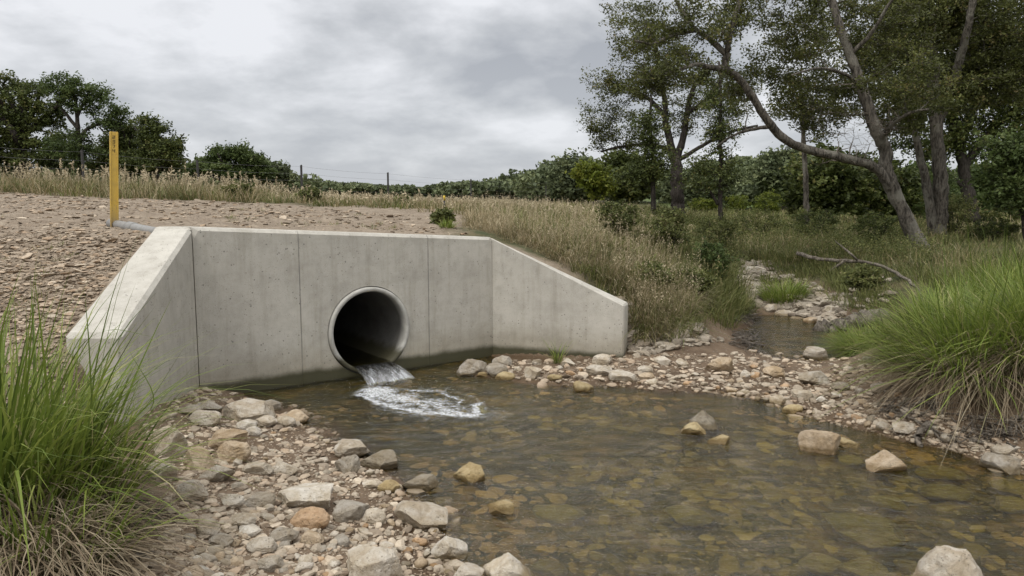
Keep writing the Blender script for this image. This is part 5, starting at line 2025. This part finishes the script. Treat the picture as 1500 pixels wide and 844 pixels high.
for q_, poly_ in enumerate(([(1108, 378), (1180, 392), (1245, 425), (1235, 398), (1130, 370)], [(1112, 405), (1150, 412), (1165, 425), (1140, 440), (1118, 428)], [(1195, 420), (1300, 400), (1320, 440), (1290, 462), (1240, 452)], [(1062, 425), (1092, 440), (1100, 458), (1060, 462)])):
    P, ok = hits(*scatter_px(poly_, 75, 160 + q_).T)
    grass_patch('channel_grass', ('short green grass along the far edge of the dry creek bed', 'green grass island in the stones of the dry creek bed', 'short green grass on the right edge of the upstream channel', 'short grass on the left edge of the upstream channel')[q_], P[ok], G_WEED, .26, .009, 18, .14, 170 + q_, (.62, .2), .5, (.1, .7))


P, ok = hits(*scatter_px([(-20, 300), (150, 345), (40, 470), (-20, 440)], 16, 190).T)
P2, ok2 = hits(*scatter_px([(300, 305), (640, 322), (690, 345), (560, 338), (300, 326)], 22, 191).T)
grass_patch('gravel_weeds', 'sparse dry weeds sprouting from the gravel embankment', np.concatenate([P[ok], P2[ok2]]), G_WEED, .12, .007, 16, .05, 192, (.75, .2), .6, (.1, .8))


# ---- undergrowth: leafy weeds nobody could count
def undergrowth(name, label, pts, mat, h, n_leaf, leaf, seed):
    r = np.random.default_rng(seed)
    P, ok = hits(pts[:, 0], pts[:, 1])
    P = P[ok]
    mb = MB()
    C = np.repeat(P, n_leaf, axis=0)
    hh = np.repeat(h * r.uniform(.4, 1.2, len(P)), n_leaf)
    off = r.normal(size=(len(C), 3)) * np.array([.22, .22, 0])
    C = C + off
    C[:, 2] += hh * r.uniform(size=len(C)) ** .8
    va = np.clip(np.repeat(r.uniform(.1, .8, len(P)), n_leaf) + r.normal(0, .12, len(C)), 0, 1)
    leaves(mb, C, leaf * np.sqrt(C[:, 1] / 14), va, .6, .5)
    tag(mb.build(name, mat, sm=False), label, kind='stuff')


undergrowth('creek_undergrowth', 'low tangled brush on both sides of the upstream creek',
            np.concatenate([scatter_px([(880, 305), (1080, 310), (1080, 380), (1040, 420), (1000, 380), (900, 340)], 420, 61),
                            scatter_px([(1080, 330), (1360, 335), (1360, 390), (1250, 385), (1140, 372), (1085, 372)], 480, 62)]), G_WEED, .42, 46, .038, 63)


# ---- bushes
def shrub(name, label, px, py, hpx, wpx, mat, seed, leaf=.04, n=60, per=16, group=None, cat='bush', Y=None):
    r = np.random.default_rng(seed)
    if Y is None:
        Pa, ok = hits([px], [py])
        b = Pa[0]
    else:
        x = at_y(px, py, Y)[0]
        b = np.array([x, Y, hgt(x, Y)])
    H, Wd = hpx / FPX * b[1], wpx / FPX * b[1]
    mbt, mbl = MB(), MB()
    LB = []
    for k in range(7):
        a = r.uniform(0, 6.283)
        e_ = b + np.array([math.cos(a) * Wd * .25, math.sin(a) * Wd * .25, H * r.uniform(.5, .9)])
        Pn = spline([b + np.array([math.cos(a), math.sin(a), 0]) * .02, (b + e_) / 2 + r.normal(size=3) * .04, e_], 4)
        ra = np.linspace(.012, .004, len(Pn))
        tube(mbt, Pn, ra, 5, r.uniform())
        LB.append((Pn, ra))
    d = r.normal(size=(n, 3))
    d /= np.linalg.norm(d, axis=1)[:, None]
    at = b + np.array([0, 0, H * .52]) + d * r.uniform(.5, 1, n)[:, None] * np.array([Wd * .5, Wd * .5, H * .48])
    at[:, 2] = np.maximum(at[:, 2], b[2] + .05)
    grow(LB, at, r, mbt, mbl, leaf, per, 4, max(.12, H * .2), .0025, .1)
    e_ = empty(name, b, label, cat, group)
    mbt.build('stems', BARK_D, e_, b)
    mbl.build('foliage', mat, e_, b, False)
    return e_


BG = 'bushes of the creek undergrowth'
for a in [
    ('bush', 'olive bush on the slope crest left of the stout oak trunk', 905, 350, 50, 70, G_WEED, 71),
    ('bush', 'olive-green bush on the left bank below the stout oak trunk', 975, 372, 66, 80, G_WEED, 72),
    ('bush', 'fresh green bush low on the left bank above the dry grass', 1040, 415, 62, 62, L_GREEN, 73),
    ('bush', 'dark green bush beside the head of the dry creek bed', 1048, 372, 52, 74, G_WEED, 74),
    ('bush', 'rounded grassy mound of brush behind the head of the creek bed', 1108, 350, 46, 92, G_WEED, 75),
    ('bush', 'dark bush right of the creek head under the arching limb', 1195, 352, 46, 80, L_DARK, 76),
    ('bush', 'dark brushy bush left of the foot of the leaning tree', 1280, 360, 50, 82, L_DARK, 77),
    ('bush', 'sparse bush growing around the foot of the twin trunks', 1395, 350, 64, 60, G_WEED, 78),
    ('bush', 'dark low bush right of the twin trunks', 1450, 355, 34, 80, L_DARK, 79),
    ('bush', 'pale green sapling bush in front of the twin trunks', 1372, 340, 90, 46, L_GREEN, 80),
    ('bush', 'yellow-green bush in the meadow left of the thin straight grey trunk', 1125, 315, 34, 46, L_LIME, 81),
    ('bush', 'yellow-green bush in the meadow right of the slender tree', 1080, 312, 26, 40, L_LIME, 82),
    ('bush', 'mid green leafy bush in the meadow right of the thin straight grey trunk', 1215, 318, 46, 60, L_GREEN, 83),
    ('bush', 'small grey-green bush at the near end of the gravel top', 648, 330, 13, 9, G_WEED, 84),
    ('bush', 'pale green feathery bush in the meadow left of the foot of the slender tree', 1030, 312, 24, 44, L_LIME, 180),
    ('bush', 'pale green bush in the meadow between slender tree and thin straight trunk, rear of two', 1150, 300, 26, 50, L_GREEN, 181),
    ('bush', 'low spreading olive bush in front of the thin straight grey trunk', 1180, 330, 30, 64, G_WEED, 182),
    ('bush', 'yellow-green bush behind the foot of the leaning tree', 1300, 318, 30, 60, L_LIME, 183),
    ('bush', 'light green bush seen between leaning trunk and twin trunks', 1340, 322, 34, 40, L_GREEN, 184),
    ('bush', 'light olive bush in the meadow right of the dark shade tree trunk', 1470, 330, 30, 70, G_WEED, 185),
    ('bush', 'low green bush on the right bank above the half-sunk log', 1262, 428, 30, 54, G_WEED, 186),
    ('bush', 'ragged olive bush at the left of the dry creek bed', 1010, 440, 40, 60, G_WEED, 187),
    ('bush', 'wide olive bush on the slope above the end of the right wing wall', 955, 420, 36, 60, G_WEED, 188),
]:
    shrub(*a, group=BG if a[8 - 1] in (72, 73, 74, 76) else None, leaf=.045 if a[3] > 345 else .07, n=70)
for lab, px, Y, hp, wp, sd_ in [('round dark weed bush in the dry grass right of the round-headed tree', 452, 17, 20, 34, 85), ('round weed bush in the dry grass below the right fence post', 590, 18, 16, 26, 86),
                                ('grey-green weed bush in the field grass right of the yellow marker post', 350, 16.5, 26, 44, 87)]:
    shrub('weed_bush', lab, px, 300, hp, wp, G_WEED, sd_, .06, 40, 12, 'weed bushes in the field grass', 'bush', Y)


# ---- grass tussocks
def tussock(label, base, n_g, n_d, Lg, Ld, rad, seed, lean=.32, wg=.0055, wd=.004, drop=0.0, group=None, stalks=0, name='grass_tussock', skirt=-1.45):
    r = np.random.default_rng(seed)
    b = np.array(base, float)
    e_ = empty(name, b, label, 'grass clump', group)

    def roots(n, rr):
        a = r.uniform(0, 6.283, n)
        q = rr * np.sqrt(r.uniform(size=n))
        X, Y = b[0] + np.cos(a) * q, b[1] + np.sin(a) * q
        return np.stack([X, Y, height(X, Y) - .02], 1), a, q / rr
    mb = MB()
    P, a, q = roots(n_g, rad)
    hd = a + r.normal(0, .55, n_g)
    ln = Lg * r.uniform(.45, 1.12, n_g)
    lean_ = np.abs(r.normal(0, lean, n_g)) * .6 + q * lean
    blades(mb, P, hd, ln, wg * r.uniform(.5, 1.4, n_g), lean_, r.uniform(.02, .6, n_g) * (.4 + q), 6, np.clip(r.normal(.54, .25, n_g), 0, 1), .09)
    if stalks:
        P2, a2, q2 = roots(stalks, rad)
        blades(mb, P2, a2, Lg * r.uniform(1.1, 1.5, stalks), np.full(stalks, wg * 1.2), np.abs(r.normal(0, .22, stalks)), r.uniform(.02, .2, stalks), 6, np.full(stalks, .2), .04)
    mb.build('green_blades', G_FRESH, e_, b, False)
    if n_d:
        mb = MB()
        P, a, q = roots(n_d, rad * 1.05)
        hd = a + r.normal(0, .8, n_d)
        if skirt is not None:
            hd = np.where(r.uniform(size=n_d) < .68, skirt + r.normal(0, .6, n_d), hd)
        ln = Ld * r.uniform(.4, 1.15, n_d)
        blades(mb, P, hd, ln, wd * r.uniform(.6, 1.4, n_d), np.abs(r.normal(.75, .35, n_d)), r.uniform(.35, 1.0 + drop, n_d), 6, np.clip(r.normal(.5, .22, n_d), 0, .93), .2)
        mb.build('dead_blades', G_DRY, e_, b, False)
    return e_


def gp(px, Y):
    x = at_y(px, 422, Y)[0]
    return (x, Y, hgt(x, Y))


LG = 'grass clumps at the near left'
tussock('big fresh green grass clump at the left picture edge, largest on this side', gp(-55, 3.15), 1150, 1200, 1.12, .55, .40, 91, .27, .0115, .007, group=LG, stalks=4)
tussock('green grass clump leaning over the near end of the left wing wall', gp(70, 3.3), 560, 700, .78, .46, .25, 92, .32, .0105, .007, group=LG, stalks=0)
tussock('tangled half dead grass clump lowest at the bottom left', gp(25, 2.75), 180, 1100, .46, .44, .28, 93, .4, .009, .007, group=LG, drop=.2)
def stray_blades():
    b = np.array(gp(120, 2.95))
    mb = MB()
    for pts, w_ in (([(128, 640), (140, 540), (160, 450), (184, 376)], .007), ([(135, 600), (130, 500), (124, 430)], .006), ([(60, 640), (110, 520), (158, 484), (222, 493)], .009), ([(150, 660), (210, 600), (268, 512)], .005), ([(165, 640), (225, 590), (190, 515)], .006)):
        P = spline([at_y(x, y, b[1] - .1) for x, y in pts], 6)
        n = len(P)
        ww = (w_ / 2 * (1 - np.linspace(0, 1, n) ** 2) + .0004)[:, None]
        s_ = np.array([.8, .3, .35])
        V = np.stack([P - s_ * ww, P + s_ * ww], 1).reshape(-1, 3)
        k = np.arange(n - 1) * 2
        mb.add(V, None, np.stack([k, k + 1, k + 3, k + 2], 1), .25)
    o = [q for q in COL.objects if q.name.startswith('grass_tussock') and 'leaning over' in q.get('label', '')][0]
    mb.build('long_blades', G_FRESH, o, np.array(o.location), False)


stray_blades()
RG = 'grass clumps on the right bank'
down = math.atan2(-1, -.6)
tussock('big bright green grass clump with a hanging straw skirt on the right bank', gp(1440, 5.9), 1900, 1700, .82, .55, .42, 94, .5, .0105, .008, .4, RG, 10, skirt=down)
tussock('green grass clump at the right picture edge beside the big skirted one', gp(1545, 5.6), 1300, 1100, .85, .5, .36, 95, .42, .0105, .008, .4, RG, 8, skirt=down)
tussock('green grass clump behind and left of the big skirted one', gp(1372, 6.8), 1700, 900, .60, .45, .36, 96, .55, .0105, .008, .3, RG, 5, skirt=down)
tussock('bright green rounded clump just above the half-sunk log', gp(1290, 8.7), 2200, 500, .52, .4, .34, 97, .5, .010, .007, .2, RG, 0)
tussock('olive grass clump in the stones of the channel upstream', gp(1150, 12.2), 900, 300, .5, .4, .3, 98, .35, .010, .008, .1, None, 0)
tussock('tall sparse weedy clump behind the big skirted one', gp(1460, 8.0), 1500, 800, .8, .6, .5, 99, .3, .009, .007, .2, RG, 16)
tussock('small thin green tuft growing in the stones against the right wing wall', tuple(hits([817], [533])[0][0]), 46, 26, .36, .2, .035, 100, .3, .006, .004, 0, None, 0)
tussock('low green weed at the top corner between gravel and dry slope', tuple(hits([655], [336])[0][0]), 120, 20, .2, .15, .08, 101, .4, .010, .006, 0, None, 0)


# ------------------------------------------------------------------ made things
def marker_post():
    M = Mat('yellow_paint', 0.45, 0.4)
    p = M.pos()
    n = M.noise(p, 14, 5, .65)
    c = M.mix(M.rng(n, .4, .75, 0, .6), (0.56, 0.37, 0.07), (0.40, 0.27, 0.07))
    c = M.mix(M.rng(M.noise(M.scale(p, 60, 60, 4), 1, 3), .55, .8, 0, .5), c, (0.70, 0.52, 0.14))
    zz_ = M.math('ADD', M.sep(p)[2], M.math('MULTIPLY', n, 0.25))
    c = M.mix(M.rng(zz_, 1.66, 1.9, .75, 0), c, (0.26, 0.19, 0.11))
    c = M.mix(M.math('MULTIPLY', M.math('GREATER_THAN', M.noise(M.scale(p, 1, 1, .35), 70, 2), .66), .6), c, (0.30, 0.22, 0.10))
    yel = M.fin(c, M.bump(n, .2, .003))
    blk = plain_mat('black_mark', (0.09, 0.06, 0.02), .6, 0, .1)
    Pt = np.array(hits([167.5], [336])[0][0])
    zt = z_for(Pt[0], Pt[1], 193)
    org = Pt - np.array([0, 0, .02])
    e_ = empty('marker_post', org, 'tall flat yellow marker post standing in the gravel beside the culvert corner', 'marker post')
    H = zt - org[2]
    LN = at_y(166.5, 193, Pt[1])[0] - Pt[0]
    wd, th = .076, .024
    # slightly cupped plastic slat with folded edges
    prof = [(-wd / 2, -.012), (-wd / 2 + .010, -.014), (-wd / 2 + .014, -.004), (wd / 2 - .014, -.004), (wd / 2 - .010, -.014), (wd / 2, -.012), (wd / 2, .004), (0, .008), (-wd / 2, .004)]
    ang = math.atan2(org[0], org[1])
    ca, sa = math.cos(-ang + .18), math.sin(-ang + .18)
    V = []
    for z, s_ in ((-.05, 1), (H * .5, 1), (H - .012, 1), (H, .9)):
        for x, y in prof:
            x, y = x * s_, y * s_
            V.append((x * ca - y * sa + LN * z / H, x * sa + y * ca, z))
    k = len(prof)
    F = [(a * k + i, a * k + (i + 1) % k, (a + 1) * k + (i + 1) % k, (a + 1) * k + i) for a in range(3) for i in range(k)]
    me = bpy.data.meshes.new('slat')
    me.from_pydata(V, [], F + [tuple(range(3 * k, 4 * k))])
    me.materials.append(yel)
    me.update()
    link('slat', me, e_)
    # four small stencilled characters down the top of the slat, too faint to read in the photograph: 1 2 1 4 shapes
    segs = {'a': [(-.5, 1, .5, 1), (.5, 1, .5, 0), (.5, 0, -.5, 0), (-.5, 0, -.5, -1), (-.5, -1, .5, -1)],
            'b': [(-.5, 1, .5, 1), (.5, 1, .5, -1), (-.5, 0, .5, 0), (-.5, -1, .5, -1)],
            'c': [(-.5, 1, .5, 1), (.5, 1, 0, -1)],
            'd': [(-.5, 1, -.5, 0), (-.5, 0, .5, 0), (.4, 1, .4, -1)]}
    mb = MB()
    for q, ch in enumerate('abcd'):
        cz = H - .055 - q * .044
        for x0, y0, x1, y1 in segs[ch]:
            A = np.array([x0 * .018, cz + y0 * .0135])
            B = np.array([x1 * .018, cz + y1 * .0135])
            d = B - A
            L_ = np.linalg.norm(d)
            d = d / L_
            nrm = np.array([-d[1], d[0]]) * .0032
            A, B = A - d * .003, B + d * .003
            Q = [A - nrm, B - nrm, B + nrm, A + nrm]
            VV = [((u * ca + .0048 * sa) + LN * z / H, u * sa - .0048 * ca, z) for u, z in Q]
            mb.add(np.array(VV) + org, None, [[0, 1, 2, 3]], .5)
    mb.build('digits', blk, e_, org, False)


marker_post()


def drain_stub():
    """grey pipe lying in the gravel between the marker post and the culvert corner"""
    P0, P1 = hits([176], [334])[0][0], hits([212], [337])[0][0]
    P0 = P0 + np.array([-.12, .05, .0])
    P0[2] += .03
    P1 = np.array([cl_o[0] + .05, cl_o[1] + .02, Z_L - .075])
    d = P1 - P0
    org = P0
    mat = plain_mat('grey_plastic', (0.25, 0.24, 0.22), .6)
    e_ = empty('drain_pipe', org, 'short grey drain pipe lying in the gravel against the culvert corner', 'drain pipe')
    for o_, nm, t0, t1, rr in ((0, 'barrel', 0, 1, .045), (1, 'coupling', .40, .52, .054)):
        mb = MB()
        a, b = P0 + d * t0 + (0, 0, .022), P0 + d * t1 + (0, 0, .022)
        n = 3
        pts = np.array([a + (b - a) * t for t in np.linspace(0, 1, n)])
        tube(mb, pts, rr, 20)
        mb.build(nm, mat, e_, org)


drain_stub()


def fence():
    steel = plain_mat('dark_steel', (0.06, 0.055, 0.05), .7, .2)
    wire = plain_mat('fence_wire', (0.20, 0.19, 0.18), .6, .5)
    pts = [(-60, 22), (125, 25), (292, 29), (443, 31), (569, 36), (690, 44), (800, 54)]
    B = []
    for px, Y in pts:
        x = at_y(px, 300, Y)[0]
        B.append(np.array([x, Y, hgt(x, Y)]))
    org = B[3]
    e_ = empty('wire_fence', org, 'thin wire fence on dark steel posts crossing the field', 'fence')
    H = 1.45
    for b in B:
        mb = MB()
        tube(mb, [b + (0, 0, -.1), b + (0, 0, .7), b + (0.01, 0, H)], [.028, .026, .026], 6)
        # small stud plate that makes it a T post
        mb.add(np.array([b + (x, y, z) for x in (-.045, .045) for y in (-.006, .006) for z in (0, H - .02)]), None,
               [[0, 1, 3, 2], [4, 6, 7, 5], [0, 4, 5, 1], [2, 3, 7, 6], [1, 5, 7, 3], [0, 2, 6, 4]])
        mb.build('post', steel, e_, org, False)
    for hgt_ in (1.38, 1.1, .82, .5):
        mb = MB()
        P = []
        for a, b in zip(B[:-1], B[1:]):
            for t in np.linspace(0, 1, 7)[:-1]:
                P.append(a + (b - a) * t + (0, 0, hgt_ - .05 * 4 * t * (1 - t)))
        P.append(B[-1] + (0, 0, hgt_))
        tube(mb, np.array(P), .003, 4)
        mb.build('wire', wire, e_, org, False)


fence()


def small_marker():
    b = np.array(gp(652, 15.5))
    e_ = empty('utility_marker', b, 'tiny yellow-topped dark marker stake in the grass beyond the gravel', 'marker stake')
    mb = MB()
    tube(mb, [b + (0, 0, -.05), b + (0, 0, .2)], [.022, .022], 10)
    mb.build('stake', plain_mat('dark_stake', (0.05, 0.045, 0.04), .7), e_, b)
    mb = MB()
    tube(mb, [b + (0, 0, .2), b + (0, 0, .28), b + (0, 0, .30)], [.028, .028, .02], 10)
    mb.build('cap', plain_mat('yellow_cap', (0.6, 0.42, 0.05), .5), e_, b)


small_marker()


# ------------------------------------------------------------------ dead wood
def stick(name, label, cat, pts, w0, w1, mat=None, side=(), rough=.25, sides=8, seed=1, group=None, lift=.5):
    """pts: (px,py[,height above the ground])"""
    r = np.random.default_rng(seed)

    def place(pp, ra):
        H_, ok = hits([p[0] for p in pp], [p[1] for p in pp])
        o = []
        for q, p in zip(H_, pp):
            h = p[2] if len(p) > 2 else 0
            if h:
                # raise the point along its own line of sight so that it stays at this picture place
                d = ray(p[0], p[1])
                t = (q - EYE) @ d / (d @ d)
                q = EYE + d * (t - h / max(.08, -d[2] / np.linalg.norm(d)) * .6 / np.linalg.norm(d))
            o.append(q)
        o = np.array(o)
        o[:, 2] += ra * lift
        return spline(o, 5)
    P = place(pts, w0 / 2 / FPX * 6)
    Ym = P[:, 1].mean()
    ra = np.linspace(w0, w1, len(P)) / 2 / FPX * Ym
    mb = MB()
    P[1:-1] += r.normal(size=(len(P) - 2, 3)) * ra.mean() * .25
    tube(mb, P, ra, sides, .5, rough, seed)
    for sp, a0, a1 in side:
        Q = place(sp, 0.0)
        # start exactly on the main stem
        j = int(np.argmin(np.linalg.norm(P - Q[0], axis=1)))
        Q = Q + (P[j] - Q[0]) * np.linspace(1, 0, len(Q))[:, None]
        tube(mb, Q, np.linspace(a0, a1, len(Q)) / 2 / FPX * Ym, 6, .5, rough, seed + 1)
    o = mb.build(name, mat or WOOD, None, P[0])
    return tag(o, label, cat, group)


stick('fallen_branch', 'long pale bare branch lying across the creek side towards the right grass', 'branch',
      [(1168, 372, .1), (1200, 380, .1), (1245, 384, .1), (1262, 384, .12), (1300, 394, .15), (1330, 412, .15), (1352, 436, .1)], 7, 3,
      side=[([(1256, 384, .12), (1240, 368, .25), (1222, 352, .35)], 4, 2), ([(1236, 384, .1), (1222, 394, .05), (1208, 402)], 5, 3)], seed=3)
stick('fallen_log', 'thick grey weathered log half sunk at the edge of the upstream channel', 'log',
      [(1198, 492), (1215, 486), (1240, 480), (1272, 474), (1300, 470)], 20, 24, side=[([(1225, 486), (1210, 480), (1196, 484)], 8, 3)], rough=.35, sides=14, seed=4, lift=1.0)
stick('forked_stick', 'short forked grey driftwood stick reaching into the pool from the right bank', 'driftwood',
      [(1362, 626, .02), (1350, 636, .03), (1344, 648, .02), (1350, 662)], 12, 7, side=[([(1350, 638, .02), (1338, 643)], 7, 5), ([(1352, 634), (1368, 643), (1382, 650)], 4, 2)], seed=5, rough=.3, lift=.8)
stick('long_twig', 'long thin dead twig lying over the mud of the right bank', 'twig',
      [(1290, 600, .02), (1330, 612, .02), (1370, 632, .02), (1410, 648), (1450, 652), (1500, 664)], 4, 3, side=[([(1400, 645), (1430, 642), (1470, 640)], 3, 1.5)], seed=6)
stick('dead_stick', 'smooth grey dead stick lying at the bottom left below the grass', 'stick',
      [(136, 832), (170, 826), (200, 822), (226, 818)], 11, 9, seed=7, lift=.8, rough=.15)
stick('pale_stick', 'pale stick beside the grey humped boulder at the channel mouth', 'stick',
      [(1215, 521, .02), (1235, 514, .05), (1254, 504, .06)], 6, 4, seed=8)
stick('curved_twig', 'thin twig standing out over the water before the log', 'twig', [(1176, 491, .02), (1188, 493, .03), (1202, 489, .03)], 3, 2, seed=9)


def twig_heap(name, label, c, wpx, hpx, n, seed, ln=(12, 34)):
    r = np.random.default_rng(seed)
    mb = MB()
    P0 = None
    for k in range(n):
        px, py = c[0] + r.uniform(-1.3, 1.3) * wpx, c[1] + r.uniform(-1.3, 1.3) * hpx
        a = r.normal(0.1, .6)
        L_ = r.uniform(*ln)
        (A, B), ok = hits([px, px + math.cos(a) * L_], [py, py + math.sin(a) * L_ * .5])
        A, B = A + (0, 0, r.uniform(.0, .08)), B + (0, 0, r.uniform(.0, .1))
        if P0 is None:
            P0 = A
        if np.linalg.norm(A - B) > 1.2:
            continue
        M_ = (A + B) / 2 + r.normal(size=3) * .02
        tube(mb, [A, M_, B], np.array([1, .8, .5]) * r.uniform(.003, .009), 5, r.uniform())
    return tag(mb.build(name, WOOD, None, P0), label, 'brush heap')


twig_heap('twig_heap', 'heap of dead twigs at the foot of the dry slope by the channel', (1090, 500), 20, 9, 75, 21)
twig_heap('twig_heap', 'bleached driftwood pile on the left edge of the upstream channel', (1085, 468), 11, 4, 60, 22)
twig_heap('twig_heap', 'scatter of dead twigs on the mud under the right grass', (1330, 606), 40, 8, 60, 23, (15, 50))
twig_heap('twig_heap', 'sparse dead roots and twigs on the bare mud at the right picture edge', (1440, 636), 42, 14, 70, 25, (15, 55))
twig_heap('twig_heap', 'dark dead twigs lying below the fringe of the left grass', (195, 765), 24, 16, 60, 24, (12, 40))
